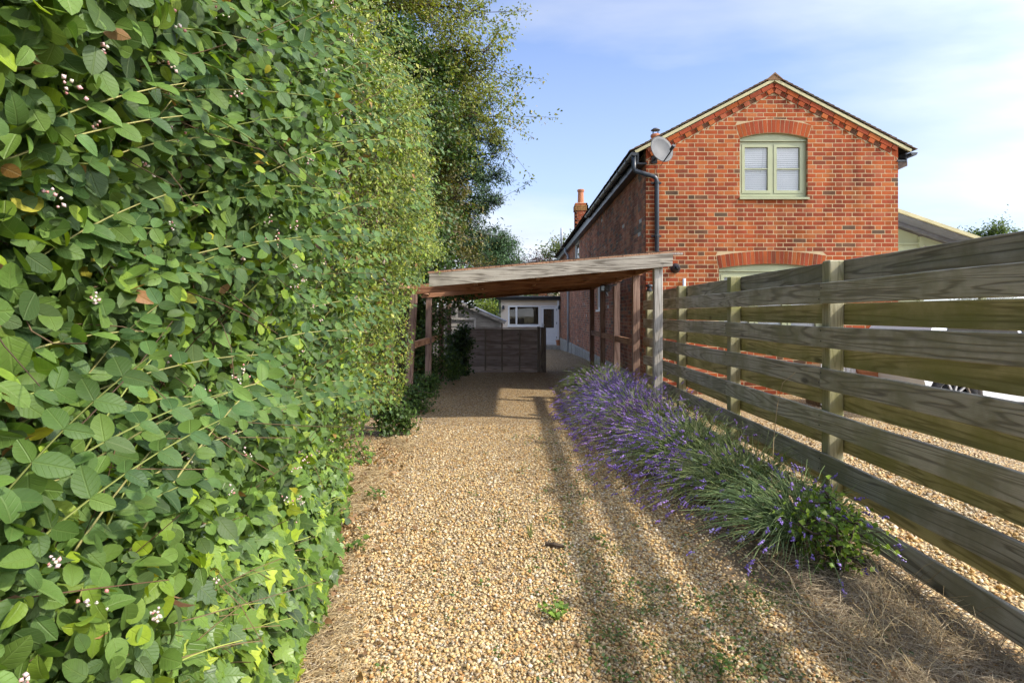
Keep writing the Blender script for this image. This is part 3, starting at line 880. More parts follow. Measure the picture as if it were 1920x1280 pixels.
# ---------------------------------------------------------------- dish, vent and pipe on the gable
dish = thing('satellite_dish', 'grey satellite dish on the gable beside the top of the downpipe', 'satellite dish', (2.50, HY, 4.22))
n = Vector((0.34, -0.90, 0.26)).normalized(); up = Vector((0, 0, 1)); sx = n.cross(up).normalized() * -1; sy = sx.cross(n) * -1
if sy.z < 0: sy = -sy
dc = Vector((2.455, HY - 0.30, 4.115))
vs, fs = [], []
NR, NA = 6, 32
for side in (0, 1):
    for i in range(NR + 1):
        r = i / NR
        for k in range(NA):
            a = 2 * PI * k / NA
            p_ = dc + sx * (0.215 * r * math.cos(a)) + sy * (0.235 * r * math.sin(a)) + n * (0.045 * r * r - (0.006 if side else 0))
            vs.append(p_)
    o_ = side * (NR + 1) * NA
    for i in range(NR):
        for k in range(NA):
            q = (o_ + i * NA + k, o_ + i * NA + (k + 1) % NA, o_ + (i + 1) * NA + (k + 1) % NA, o_ + (i + 1) * NA + k)
            fs.append(q if side == 0 else q[::-1])
o_ = (NR + 1) * NA
for k in range(NA): fs.append((NR * NA + k, NR * NA + (k + 1) % NA, o_ + NR * NA + (k + 1) % NA, o_ + NR * NA + k))
b = MB(); b.add(vs, fs); b.build('reflector', M['dish'], dish, smooth=True)
b = MB(); foot = dc - sy * 0.225 + n * .03; tip = dc + n * 0.26 + sx * 0.05 - sy * 0.10
b.tube([foot, tip], [.011, .013], 8); b.build('arm', M['pvc'], dish)
b = MB(); b.tube([tip - n * .03 + sy * .01, tip + n * .035 + sy * .03], .03, 12); b.tube([tip + n * .0, tip - n * .06 + sy * .01], [.018, .026], 12); b.build('receiver', M['pvc'], dish)
b = MB(); b.tube([dc - n * .02, dc - n * .10 - sy * .03, (2.43, HY - .06, 4.05), (2.42, HY + .002, 4.03)], .016, 8); b.box(2.37, 2.47, HY - .012, HY - .004, 3.97, 4.10); b.build('bracket', M['pvc'], dish)
b = MB(); b.tube([foot, dc - sy * .25 - n * .06, (2.46, HY - .012, 3.95), (2.435, HY - .010, 3.0), (2.43, HY - .010, 1.6)], .004, 5); b.build('cable', M['pvc'], dish)

vent = thing('vent_flue', 'round black flue vent on the brick gable above the fence', 'vent', (2.78, HY, 2.17))
b = MB(); b.lathe([(.085, -.002), (.085, -.02), (.07, -.028), (.06, -.10), (.05, -.13), (.03, -.13), (.03, -.10)], (2.78, HY, 2.17), 20, 'y'); b.build('flue', M['pvc'], vent, smooth=True)
b = MB(); b.tube([(2.78, HY - .13, 2.17), (2.81, HY - .15, 2.19)], [.045, .03], 12); b.build('cap', M['pvc'], vent)
b = MB(); b.tube([(2.92, HY - .05, 0.0), (2.92, HY - .05, 1.99)], .028, 10)
pp = b.build('waste_pipe', M['pipe'], None, smooth=True); tag(pp, 'short pale grey pipe standing against the brick gable behind the fence', 'pipe')

# ---------------------------------------------------------------- lean-to garden room right of the gable
gr = thing('garden_room', 'sage green lean-to room with sloping roof, right of the brick gable', 'extension', (8.2, 12.0, 0))
rz = lambda x: 3.43 - 0.345 * (x - HX1)
b = MB(); b.prism([(HX1 + .004, rz(HX1)), (HX1 + .004, rz(HX1) + .07), (10.6, rz(10.6) + .07), (10.6, rz(10.6))], 'y', 11.31, 16.0); b.build('roof', M['lead'], gr)
b = MB(); b.prism([(HX1 + .3, rz(HX1 + .3) + .02), (HX1 + .3, rz(HX1 + .3) + .085), (10.62, rz(10.62) + .085), (10.62, rz(10.62) + .02)], 'y', 11.26, 11.305); b.build('verge_board', M['verge'], gr)
b = MB(); b.prism([(HX1 + .004, rz(HX1) - .07), (HX1 + .004, rz(HX1) - .006), (10.4, rz(10.4) - .006), (10.4, rz(10.4) - .07)], 'y', 11.68, 11.76); b.build('wall_plate', M['lead'], gr)
b = MB(); b.prism([(HX1 + .006, -.1), (10.3, -.1), (10.3, .9), (HX1 + .006, .9)], 'y', 11.80, 11.95); b.build('base_wall', M['sage'], gr)
def under(x): return rz(x) - .08
xs_ = [HX1 + .006, 7.88, 9.1, 10.3]
for i, x in enumerate(xs_):
    b = MB(); b.box(x, x + .08, 11.80, 11.92, .9, under(x + .08)); b.build('post', M['sage'], gr)
for z in (1.55, 2.15, 2.75):
    b = MB(); b.box(xs_[0] + .08, xs_[1], 11.81, 11.85, z - .02, z + .02); b.build('rail', M['sage'], gr)
b = MB(); b.prism([(xs_[0] + .08, .9), (xs_[1], .9), (xs_[1], under(xs_[1])), (xs_[0] + .08, under(xs_[0] + .08))], 'y', 11.852, 11.88); b.build('green_panel', M['sage'], gr)
for i in (1, 2):
    a, c_ = xs_[i] + .08, xs_[i + 1]
    b = MB(); b.prism([(a, under(a) - .16), (c_, under(c_) - .16), (c_, under(c_)), (a, under(a))], 'y', 11.81, 11.90); b.build('head_rail', M['sage'], gr)
    b = MB(); b.prism([(a, .9), (c_, .9), (c_, under(c_) - .162), (a, under(a) - .162)], 'y', 11.85, 11.86); b.build('pane', M['glass'], gr)
b = MB(); b.box(HX1 + .05, 10.3, 15.7, 15.8, -.1, 1.9); b.build('back_wall', M['cream'], gr)

# ================================================================== ANNEXE at the end of the drive
AY = 30.0 - 0.4
GA = float(gz(1.5, 29.5))
an = thing('annexe', 'cream rendered single storey annexe with white door at the end of the drive', 'building', (0.9, AY, GA))
b = MB(); X0, X1 = -.62, 2.265
WX0, WX1, WZ0, WZ1 = -.272, 1.272, .82, 1.805
DX0, DX1, DZ0, DZ1 = 1.292, 2.13, -.10, 1.805
for (a, c_, d, e_) in ((X0, WX0, GA - .3, 2.13), (WX0, WX1, GA - .3, WZ0), (WX0, DX1, WZ1, 2.13), (DX1, X1, GA - .3, 2.13), (WX1, DX1, GA - .3, DZ0), (WX1, DX0, DZ0, WZ1)):
    b.box(a, c_, AY, AY + .25, d, e_)
b.box(X0, X0 + .25, AY + .251, AY + 4.5, GA - .3, 2.13)
b.build('wall', M['cream'], an)
b = MB(); b.box(X0 - .18, X1, AY - .18, AY + 4.6, 2.16, 2.26); b.build('roof', M['roofsheet'], an)
b = MB(); b.box(X0 - .2, X1, AY - .205, AY - .182, 2.06, 2.24); b.build('fascia', M['pvc'], an)
b = MB(); b.tube([(X0 - .25, AY - .26, 2.2), (X1 - .01, AY - .26, 2.2)], .055, 8); b.tube([(X0 - .05, AY - .26, 2.17), (X0 - .05, AY - .1, 1.95), (X0 - .05, AY - .06, GA)], .035, 8); b.build('gutter', M['pvc'], an)
def uframe(x0, x1, z0, z1, t, name, parent, mulls=()):
    f = MB(); f.box(x0, x0 + t, AY - .015, AY + .05, z0, z1); f.box(x1 - t, x1, AY - .015, AY + .05, z0, z1)
    f.box(x0 + t, x1 - t, AY - .015, AY + .05, z0, z0 + t); f.box(x0 + t, x1 - t, AY - .015, AY + .05, z1 - t, z1)
    for m in mulls: f.box(m - t / 2, m + t / 2, AY - .015, AY + .05, z0 + t, z1 - t)
    return f.build(name, M['white'], parent)
aw = uframe(WX0, WX1, WZ0, WZ1, .065, 'window', an, (.15,))
for (a, c_) in ((WX0 + .065, .117), (.183, WX1 - .065)):
    p = MB(); p.box(a, c_, AY + .015, AY + .022, WZ0 + .065, WZ1 - .065); p.build('pane', M['glass'], aw)
s = MB(); s.box(WX0, .14, AY - .03, AY - .016, WZ0 + .03, WZ0 + .075); s.box(WX0 + .03, WX0 + .075, AY - .03, AY - .016, WZ0 + .076, WZ1 - .076); s.box(.095, .14, AY - .03, AY - .016, WZ0 + .076, WZ1 - .076); s.box(WX0, .14, AY - .03, AY - .016, WZ1 - .075, WZ1 - .03); s.build('casement', M['white'], aw)
s = MB(); s.box(WX0 - .03, WX1, AY - .07, AY - .02, WZ0 - .06, WZ0 - .003); s.build('sill', M['white'], aw)
ad = uframe(DX0, DX1, DZ0, DZ1, .06, 'door', an)
s = MB(); q0, q1 = DX0 + .065, DX1 - .065
s.box(q0, q1, AY - .02, AY + .03, DZ0 + .07, .72); s.box(q0, q0 + .1, AY - .02, AY + .03, .72, DZ1 - .07); s.box(q1 - .1, q1, AY - .02, AY + .03, .72, DZ1 - .07); s.box(q0 + .1, q1 - .1, AY - .02, AY + .03, DZ1 - .17, DZ1 - .07)
s.build('leaf_panel', M['white'], ad)
s = MB(); s.box(q0 + .1, q1 - .1, AY + .005, AY + .012, .72, DZ1 - .17); s.build('pane', M['glass'], ad)
s = MB(); s.box(q0 + .02, q0 + .05, AY - .035, AY - .021, .72, .96); s.box(q0 + .02, q0 + .15, AY - .06, AY - .036, .84, .865); s.build('handle', M['metal'], ad)
s = MB()
for z in (.2, .9, 1.55): s.box(q1 + .005, q1 + .05, AY - .035, AY - .016, z, z + .1)
s.build('hinge', M['metal'], ad)
b = MB(); b.box(WX0, DX1, AY + 1.8, AY + 1.85, GA, 2.1); b.build('room_backing', M['dark'], an)
b = MB(); b.box(DX0 - .15, X1 - .02, AY - .5, AY - .01, GA - .1, DZ0 - .02, .015); b.build('doorstep', M['concrete'], an)
b = MB(); b.box(2.12, 2.20, AY - .12, AY - .04, GA, 2.06); b.build('corner_pipe', M['white'], an)
for (x, side) in ((-.50, 'left of the white window'), (2.21, 'right of the white door')):
    wl = thing('wall_lamp', 'small dark wall lamp on the cream annexe, ' + side, 'lamp', (x, AY, 1.72), 'wall lamps on the annexe')
    b = MB(); b.lathe([(.03, -.001), (.045, -.02), (.03, -.03)], (x, AY, 1.74), 12, 'y'); b.tube([(x, AY - .03, 1.74), (x, AY - .10, 1.76)], .014, 8); b.build('bracket', M['pvc'], wl)
    b = MB(); b.lathe([(.03, 1.80), (.06, 1.76), (.075, 1.62), (.06, 1.62), (.02, 1.77)], (x, AY - .11, 0), 12); b.build('lamp_shade', M['pvc'], wl)
def plant_pot(x, y, z, r, h, label, group=None, plant=True):
    t = thing('plant_pot', label, 'plant pot', (x, y, z), group)
    b = MB(); b.lathe([(.01, z), (r * .68, z), (r * .92, z + h * .8), (r, z + h * .82), (r * 1.02, z + h), (r * .88, z + h), (r * .86, z + h * .85), (.01, z + h * .85)], (x, y, 0), 20); b.build('pot', M['terra'], t)
    return t
plant_pot(2.16, AY - .3, DZ0 - .02, .13, .26, 'terracotta pot on the doorstep beside the white annexe door')

# neighbour's building seen over the annexe roof
nb = thing('neighbour_house', 'cream house with small white window, seen over the annexe roof', 'house', (2.2, 42, -.4))
b = MB(); b.box(2.35, 5.2, 42, 46, -.5, 4.2); b.build('wall', M['cream'], nb)
b = MB(); b.prism([(41.6, 2.75), (43.9, 3.9), (43.9, 3.8), (41.6, 2.65)], 'x', .7, 2.3); b.build('roof', M['terra'], nb)
b = MB(); b.box(2.45, 3.0, 41.95, 41.99, 2.75, 3.2); wv = b.build('window', M['white'], nb)
b = MB(); b.box(2.52, 2.93, 41.935, 41.945, 2.82, 3.13); b.build('pane', M['glass'], wv)
b = MB(); b.box(.8, 2.34, 42.2, 45, -.5, 2.65); b.build('outhouse_wall', M['brick'], nb)

# ================================================================== SHED
sh = thing('timber_shed', 'low grey weatherboarded shed behind the lapped fence panel', 'shed', (-1.86, 20, 0))
SX, SE, SZ, SEZ = -1.86, 1.46, 1.80, 1.16
z = -.1; k = 0
while z < SZ - .02:
    zt = min(z + .135, SZ - .02)
    def hw(zz): return min(SE, SE * (SZ - zz) / (SZ - SEZ)) if zz > SEZ else SE
    b = MB(); p = [(SX - hw(z), z), (SX + hw(z), z), (SX + hw(zt), zt), (SX - hw(zt), zt)]
    v = [(x, 20 - .022, q) for x, q in p[:2]] + [(x, 20 - .004, q) for x, q in p[2:]] + [(x, 20.02, q) for x, q in p]
    b.add(v, [(0, 1, 2, 3), (0, 4, 5, 1), (1, 5, 6, 2), (2, 6, 7, 3), (3, 7, 4, 0), (7, 6, 5, 4)])
    b.build('plank', M['shed'], sh); z += .135
for sg in (-1, 1):
    d = Vector((sg * SE, 0, SEZ - SZ)).normalized(); un = Vector((sg * (SZ - SEZ), 0, SE)).normalized()
    L = math.hypot(SE, SZ - SEZ) + .14
    b = MB(); b.obox(Vector((SX, 21.1, SZ)) + d * L / 2 + un * .035, (d, (0, 1, 0), un), (L / 2, 1.2, .02)); b.build('roof', M['lead'], sh)
    b = MB(); b.obox(Vector((SX, 19.87, SZ)) + d * L / 2 + un * -.01, (d, (0, 1, 0), un), (L / 2, .015, .045)); b.build('barge_board', M['shed'], sh)
b = MB(); b.box(SX - .04, SX + .04, 19.84, 19.853, SZ - .55, SZ - .02); b.build('trim_board', M['shed_z'], sh)
for x in (SX + SE - .06, SX - SE): b = MB(); b.box(x, x + .06, 19.95, 19.976, -.1, SEZ - .02); b.build('corner_trim', M['shed_z'], sh)
b = MB(); b.box(-2.15, -2.09, 19.94, 19.975, -.1, 1.26); b.box(-1.30, -1.24, 19.94, 19.975, -.1, 1.26); b.box(-2.09, -1.30, 19.94, 19.975, 1.20, 1.26); b.build('door_frame', M['shed_z'], sh)
b = MB(); b.box(SX + SE - .03, SX + SE, 20.02, 22.3, -.1, SEZ); b.box(SX - SE, SX - SE + .03, 20.02, 22.3, -.1, SEZ); b.box(SX - SE, SX + SE, 22.25, 22.3, -.1, SEZ); b.build('side_boards', M['shed'], sh)

# ================================================================== LAPPED FENCE PANEL
PY = 14.6
fp = thing('fence_panel', 'brown lapped fence panel between two posts beneath the far end of the carport', 'fence', (-.2, PY, 0))
px0, px1 = -1.075, .565
bh = (1.02 - .06) / 11
for i in range(11):
    z0 = .05 + i * bh
    b = MB()
    tx = random.uniform(-.004, .004)
    v = [(px0 + .02, PY - .048, z0 + tx), (px1, PY - .048, z0 - tx), (px1, PY - .008, z0 + bh + .010 - tx), (px0 + .02, PY - .008, z0 + bh + .010 + tx)]
    v += [(x, y + .010, z_) for (x, y, z_) in v]
    b.add(v, [(0, 1, 2, 3), (0, 4, 5, 1), (1, 5, 6, 2), (2, 6, 7, 3), (3, 7, 4, 0), (7, 6, 5, 4)])
    b.build('slat', M['panel'], fp)
for x in (px0, px0 + .40, px0 + .80, px0 + 1.22):
    b = MB(); b.box(x - .018, x + .018, PY - .075, PY - .051, .03, 1.02, .003); b.build('batten', M['panel_z'], fp)
b = MB(); b.box(px0 - .02, px1 + .0, PY - .06, PY + .02, 1.032, 1.055, .004); b.build('capping', M['panel'], fp)
b = MB(); b.box(px1 + .003, px1 + .075, PY - .07, PY + .03, 0, 1.085, .005); b.build('post', M['panel_z'], fp)
b = MB(); b.box(px1 + .08, px1 + .21, PY - .13, PY - .01, 0, 1.07, .006); b.build('post', M['panel_z'], fp)
b = MB(); b.box(px0 - .02, px1, PY - .075, PY - .05, -.03, .048, .004); b.build('gravel_board', M['panel'], fp)

# ================================================================== CARPORT
cp = thing('carport', 'weathered timber carport over the drive, grey front beam and red-brown posts', 'carport', (0.2, 10.7, 0))
CZ = lambda x: 2.10 + (x - 1.90) * 0.0842          # top of the beams
R_Y = [7.45, 9.1, 10.8, 12.5, 14.2]
for i, y in enumerate(R_Y):
    x = 1.765 if i == 0 else 1.83
    b = MB()
    b.box(x - .052, x + .052, y - .05, y + .05, -.1, CZ(x) - .135 - (.0 if i else .0), .006)
    b.build('post', M['grey_post' if i == 0 else 'red_post'], cp)
for i, (y, lean) in enumerate([(7.3, 0), (9.0, .075), (10.75, .015), (12.6, 0), (14.1, 0)]):
    b = MB(); zt = CZ(-1.5) - .14
    b.bar((-1.5 - lean, y, -.1), (-1.5 + lean * .35, y, zt), .10, .10, (0, 1, 0), .006)
    b.build('post', M['red_post'], cp)
def xbeam(y0, y1, top, h, x0, x1, mat, name='beam'):
    b = MB(); v = []
    for y in (y0, y1):
        for (x, dz) in ((x0, -h), (x1, -h), (x1, 0), (x0, 0)): v.append((x, y, CZ(x) + top + dz))
    b.add(v, [(0, 1, 2, 3), (0, 4, 5, 1), (1, 5, 6, 2), (2, 6, 7, 3), (3, 7, 4, 0), (7, 6, 5, 4)])
    return b.build(name, mat, cp)
xbeam(7.355, 7.398, .02, .085, -1.02, 1.93, M['grey_beam'], 'front_board')
xbeam(7.340, 7.398, -.067, .075, -1.02, 1.92, M['grey_beam'], 'front_board')
for y in R_Y[1:]: xbeam(y - .12, y - .055, -.0, .14, -1.62, 1.90, M['red_beam'])
xbeam(7.45 - .045, 7.45 + .0, -.01, .13, -1.0, 1.72, M['red_beam'])
for x in (-1.5, -.55, .35, 1.25): 
    b = MB(); zt = CZ(x) - .005
    y0_ = 7.45
    for (a, c_) in zip([7.455] + [y - .05 for y in R_Y[1:]], [y - .125 for y in R_Y[1:]] + [14.6]):
        b.box(x - .025, x + .025, a, c_, zt - .09, zt)
    b.build('rafter', M['red_rail'], cp)
b = MB(); b.box(1.80, 1.855, 7.5, 14.6, CZ(1.83) - .13, CZ(1.83) - .02)
b.build('wall_plate', M['red_rail'], cp)
for k in range(10):                      # roof boards with felt above
    a = -1.04 + 2.96 * k / 10; c_ = -1.04 + 2.96 * (k + 1) / 10 - .006
    b = MB(); v = []
    for y in (7.36, 14.7):
        for (x, dz) in ((a, .022), (c_, .022), (c_, .042), (a, .042)): v.append((x, y, CZ(x) + dz))
    b.add(v, [(0, 1, 2, 3), (0, 4, 5, 1), (1, 5, 6, 2), (2, 6, 7, 3), (3, 7, 4, 0), (7, 6, 5, 4)])
    b.build('roof_board', M['red_rail'], cp)
xbeam(7.37, 14.72, .052, .008, -1.05, 1.93, M['roofsheet'], 'roof_felt')
b = MB(); b.box(1.931, 2.07, 7.42, 7.46, CZ(1.93) + .005, CZ(1.93) + .028); b.build('batten_end', M['grey_post'], cp)
for (ya, yb) in zip(R_Y[1:-1], R_Y[2:]): b = MB(); b.box(1.80, 1.85, ya + .052, yb - .052, .90, 1.0); b.build('rail', M['red_rail'], cp)
for (ya, yb) in ((9.0, 10.75), (10.75, 12.6)): b = MB(); b.box(-1.525, -1.475, ya + .06, yb - .055, .87, .97); b.build('rail', M['red_rail'], cp)
for (x, y) in ((-.55, 7.455), (.35, 7.455), (1.25, 7.455)):
    b = MB(); b.box(x + .026, x + .06, y + .004, y + .2, CZ(x) - .12, CZ(x) - .02); b.build('noggin', M['red_rail'], cp)
b = MB()
for z in (.03, -.05): b.lathe([(.012, -.004), (.012, .0)], (1.80, 7.340, CZ(1.8) - .05 + z), 8, 'y')
b.build('bolt', M['pvc'], cp)
fl = thing('flood_lamp', 'small dark flood lamp hung under the carport roof by the right posts', 'lamp', (1.62, 10.6, 1.95))
b = MB(); b.box(1.50, 1.68, 10.50, 10.60, 1.77, 1.89, .02); b.build('housing', M['pvc'], fl)
b = MB(); b.tube([(1.66, 10.58, 1.86), (1.80, 10.62, 1.90)], .014, 6); b.tube([(1.6, 10.55, 1.77), (1.63, 10.55, 1.70)], .02, 8); b.build('bracket', M['pvc'], fl)
b = MB(); b.box(1.515, 1.665, 10.490, 10.499, 1.785, 1.875); b.build('lens', M['glass'], fl)

# ================================================================== SLATTED FENCE, boards on both sides of the posts
fe = thing('board_fence', 'tall slatted timber fence with boards on both sides of its posts, right of the drive', 'fence', (2.1, 4, 0))
P_Y = [9.43, 7.63, 5.83, 4.03, 2.2, .4, -1.4, -3.2]
pm = MB(); pm.box(-.05, .05, -.05, .05, -.15, 1.735, .007); pme = pm.mesh('post'); pme.materials.append(M['fence_post'])
for y in P_Y:
    o = link('post', pme, None, fe, (2.11 - 2.1, y - 4, random.uniform(-.006, .006)))
    o.rotation_euler = (random.uniform(-.008, .008), random.uniform(-.006, .006), random.uniform(-.03, .03))
BH = .139
for row in range(6):
    zt = 1.588 - .281 * row
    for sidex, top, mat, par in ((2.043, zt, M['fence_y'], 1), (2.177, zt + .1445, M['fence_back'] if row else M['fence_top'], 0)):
        ends = P_Y[(row + par) % 2:][::2]
        ends = [9.52] + [e for e in ends if e < 9.2] + [-3.3]
        for a, c_ in zip(ends[:-1], ends[1:]):
            if a - c_ < .15: continue
            L = a - c_ - .005
            m = MB(); n = max(2, int(L / .6))
            # a long board with a slight bow
            bow = random.uniform(-.006, .006); wav = [random.uniform(-.003, .003) for _ in range(n + 1)]
            prof = [(-.0125, -BH / 2 + .004), (-.0085, -BH / 2), (.0085, -BH / 2), (.0125, -BH / 2 + .004), (.0125, BH / 2 - .004), (.0085, BH / 2), (-.0085, BH / 2), (-.0125, BH / 2 - .004)]
            vs, fs = [], []
            for i in range(n + 1):
                t = i / n; dz = bow * 4 * t * (1 - t) + wav[i]
                vs += [(px_, -L / 2 + L * t, pz_ + dz) for px_, pz_ in prof]
            K = len(prof)
            for i in range(n):
                for k in range(K): fs.append((i * K + k, i * K + (k + 1) % K, (i + 1) * K + (k + 1) % K, (i + 1) * K + k))
            fs.append(tuple(range(K - 1, -1, -1))); fs.append(tuple(range(n * K, n * K + K)))
            m.add(vs, [f[::-1] for f in fs])
            me = m.mesh('board'); me.materials.append(mat)
            o = link('board', me, None, fe, (sidex - 2.1, (a + c_) / 2 - 4, top - BH / 2))
            o.rotation_euler = (random.uniform(-.0012, .0012), random.uniform(-.02, .02), 0)
nl = MB((.08, .06, .05))
for row in range(6):
    for y in P_Y:
        for dz in (-.035, .035):
            z_ = 1.588 - .281 * row - BH / 2 + dz + random.uniform(-.006, .006); yy_ = y + random.uniform(-.02, .02)
            nl.tube([(2.0275, yy_, z_), (2.034, yy_, z_)], .0042, 6)
nl.build('nails', M['tyre'], fe, kind='stuff')
gl = thing('garden_lamp', 'small black lamp on the end post of the slatted fence', 'lamp', (2.10, 9.36, 1.735))
b = MB(); b.lathe([(.001, 1.735), (.05, 1.737), (.05, 1.76), (.035, 1.77), (.035, 1.80), (.06, 1.81), (.055, 1.835), (.001, 1.85)], (2.10, 9.40, 0), 14); b.build('lamp_body', M['pvc'], gl)

# ================================================================== THE YARD BEYOND THE FENCE
p1_ = plant_pot(5.25, 9.0, 0.0, .16, .64, 'tall terracotta pot beyond the fence, nearer the pale upright slats', 'terracotta pots beyond the fence')
p2_ = plant_pot(5.72, 9.0, 0.0, .14, .62, 'tall terracotta pot beyond the fence, nearer the slatted bench', 'terracotta pots beyond the fence')
bn = thing('slatted_bench', 'low pale slatted bench beyond the fence, left of the car', 'bench', (6.35, 9.4, 0))
for k in range(6): b = MB(); b.box(5.90, 6.85, 9.0 + k * .11, 9.0 + k * .11 + .075, .43, .455, .004); b.build('slat', M['bench'], bn)
for x in (5.97, 6.75): b = MB(); b.box(x - .03, x + .03, 9.02, 9.62, .0, .428); b.build('leg', M['bench'], bn)
pl_ = thing('slatted_planter', 'pale planter of upright slats beyond the fence, left of the terracotta pots', 'planter', (4.8, 9.05, 0))
for k in range(7): b = MB(); b.box(4.56 + k * .075, 4.56 + k * .075 + .066, 9.02, 9.04, .03, .64, .004); b.build('slat', M['bench_z'], pl_)
b = MB(); b.box(4.56, 5.07, 9.042, 9.08, .1, .18); b.box(4.56, 5.07, 9.042, 9.08, .5, .58); b.build('rail', M['bench'], pl_)
b = MB(); b.box(4.57, 5.06, 9.085, 9.5, .0, .60); b.build('planting_box', M['soil'], pl_)

car = thing('parked_car', 'white car with silver spoked wheels parked beyond the fence', 'car', (7.5, 8.6, 0))
CW = 7.86                                # the near flank
def car_profile(inset, zs):
    return [(x, z_) for x, z_ in zs]
low = [(5.30, .56), (5.25, .70), (5.28, .95), (5.45, 1.02), (6.5, 1.05), (9.0, .98), (9.55, .82), (9.62, .60), (9.55, .30), (9.2, .24)]
def arch(xc, r, z0, n=10, rev=False):
    pts = [(xc + r * math.cos(PI * i / n), z0 + r * math.sin(PI * i / n)) for i in range(n + 1)]
    return [p for p in pts if p[1] > .24]
body = [(5.30, .56), (5.25, .70), (5.28, .95), (5.42, 1.02), (6.5, 1.05), (8.6, 1.0), (9.45, .84), (9.60, .62), (9.56, .32), (9.2, .26)]
body += arch(8.75, .355, .315) + [(8.38, .25), (6.2, .25)] + arch(5.72, .355, .315)
b = MB(); b.prism(body[::-1], 'y', CW, CW + 1.62); b.build('body', M['car'], car)
cab = [(5.40, 1.03), (5.62, 1.42), (6.0, 1.50), (7.4, 1.49), (8.35, 1.03)]
b = MB(); v = [(x, CW + (.06 if z_ < 1.1 else .22), z_) for x, z_ in cab] + [(x, CW + 1.62 - (.06 if z_ < 1.1 else .22), z_) for x, z_ in cab]
nn = len(cab); b.add(v, [tuple(range(nn)), tuple(range(2 * nn - 1, nn - 1, -1))] + [(i, i + nn, (i + 1) % nn + nn, (i + 1) % nn) for i in range(nn)]); b.build('cabin', M['car'], car)
wp = [(5.66, 1.08), (5.76, 1.38), (6.6, 1.42), (6.6, 1.08)], [(6.66, 1.08), (6.66, 1.42), (7.35, 1.41), (7.95, 1.08)]
for w_ in wp:
    b = MB(); sl_ = lambda z_: CW + .06 + (z_ - 1.03) * .36 - .006
    b.add([(x, sl_(z_), z_) for x, z_ in w_] + [(x, sl_(z_) + .01, z_) for x, z_ in w_], [(0, 1, 2, 3), (7, 6, 5, 4)] + [(i, i + 4, (i + 1) % 4 + 4, (i + 1) % 4) for i in range(4)]); b.build('side_window', M['dark'], car)
for xc in (5.72, 8.75):
    for (yy_, sg) in ((CW + .02, 1), (CW + 1.60, -1)):
        b = MB(); b.lathe([(.215, 0), (.24, -.012), (.30, -.012), (.315, .02), (.315, .18), (.29, .2), (.215, .2)] if sg > 0 else [(.215, 0), (.30, .012), (.315, -.02), (.315, -.18), (.215, -.2)], (xc, yy_, .315), 28, 'y'); wh = b.build('wheel', M['tyre'], car, smooth=True)
        b = MB()
        for k in range(10):
            a_ = 2 * PI * k / 10 + .1; d = Vector((math.cos(a_), 0, math.sin(a_)))
            c0 = Vector((xc, yy_ + sg * .02, .315))
            b.bar(c0 + d * .03, c0 + d * .212, .022, .03, (0, 1, 0))
        b.lathe([(.001, -.012 * sg), (.045, -.008 * sg), (.05, .02 * sg)], (xc, yy_ + sg * .01, .315), 14, 'y')
        b.lathe([(.216, .0), (.205, sg * .01), (.205, sg * .05), (.216, sg * .06)], (xc, yy_, .315), 28, 'y')
        b.build('rim', M['alloy'], wh)
        b = MB(); b.lathe([(.001, sg * .09), (.212, sg * .09)], (xc, yy_, .315), 20, 'y'); b.build('brake_disc', M['tyre'], wh)
b = MB(); b.box(5.235, 5.30, CW + .08, CW + .25, .72, .92, .01); b.build('tail_light', M['red'], car)
b = MB(); b.box(9.42, 9.55, CW + .06, CW + .4, .66, .78, .02); b.build('headlight', M['glass'], car)
b = MB(); b.box(7.3, 7.46, CW - .006, CW, .82, .845); b.box(6.5, 6.66, CW - .006, CW, .82, .845); b.build('door_handle', M['car'], car)
# ================================================================== PLANTS
def tmpl(pts, tris):
    return np.array(pts, float), np.array(tris, int)
def ovate(w=.38, fold=.22, droop=.22, st=((.2, .72), (.5, 1.0), (.82, .55))):
    """a broad leaf, folded on its midrib: 12 triangles"""
    ys = [0] + [s[0] for s in st] + [1]
    z = lambda x, y: fold * abs(x) - droop * y * y + .05
    mid = [(0, y, z(0, y) - .0) for y in ys]
    L = [(-w * s[1], s[0], z(w * s[1], s[0])) for s in st]; R_ = [(w * s[1], s[0], z(w * s[1], s[0])) for s in st]
    n = len(st); V = mid + L + R_
    l0, r0 = n + 2, 2 * n + 2
    T = [(0, 1, l0), (0, r0, 1)]
    for i in range(n - 1):
        T += [(1 + i, 2 + i, l0 + i + 1), (1 + i, l0 + i + 1, l0 + i), (1 + i, r0 + i, r0 + i + 1), (1 + i, r0 + i + 1, 2 + i)]
    T += [(n, n + 1, l0 + n - 1), (n, r0 + n - 1, n + 1)]
    return tmpl(V, T)
def lobed(curl=.18):
    """an ivy leaf with five lobes"""
    half = [(.10, -.10), (.34, -.04), (.47, .20), (.27, .34), (.30, .56), (.13, .66)]
    out = [(0, 0)] + half + [(0, 1.0)] + [(-x, y) for x, y in half[::-1]]
    z = lambda x, y: .16 * abs(x) - curl * (y - .2) ** 2 - .22 * x * x
    V = [(0, .32, .02)] + [(x, y, z(x, y)) for x, y in out]
    n = len(out)
    T = [(0, 1 + (i + 1) % n, 1 + i) for i in range(n)]
    return tmpl(V, T)
def kite(w=.28, fold=.16, droop=.15):
    """a small leaf of four triangles"""
    V = [(0, 0, 0), (0, .5, .03), (0, 1, -droop), (-w, .48, fold * w * 2), (w, .48, fold * w * 2)]
    return tmpl(V, [(0, 1, 3), (1, 2, 3), (0, 4, 1), (1, 4, 2)])
def slip(w=.2, droop=.1):
    """the smallest leaf, two triangles"""
    return tmpl([(0, 0, 0), (-w, .5, .06), (w, .5, .06), (0, 1, -droop)], [(0, 2, 1), (1, 2, 3)])
EL5 = ((.08, .56), (.25, .90), (.47, 1.0), (.70, .84), (.89, .48))
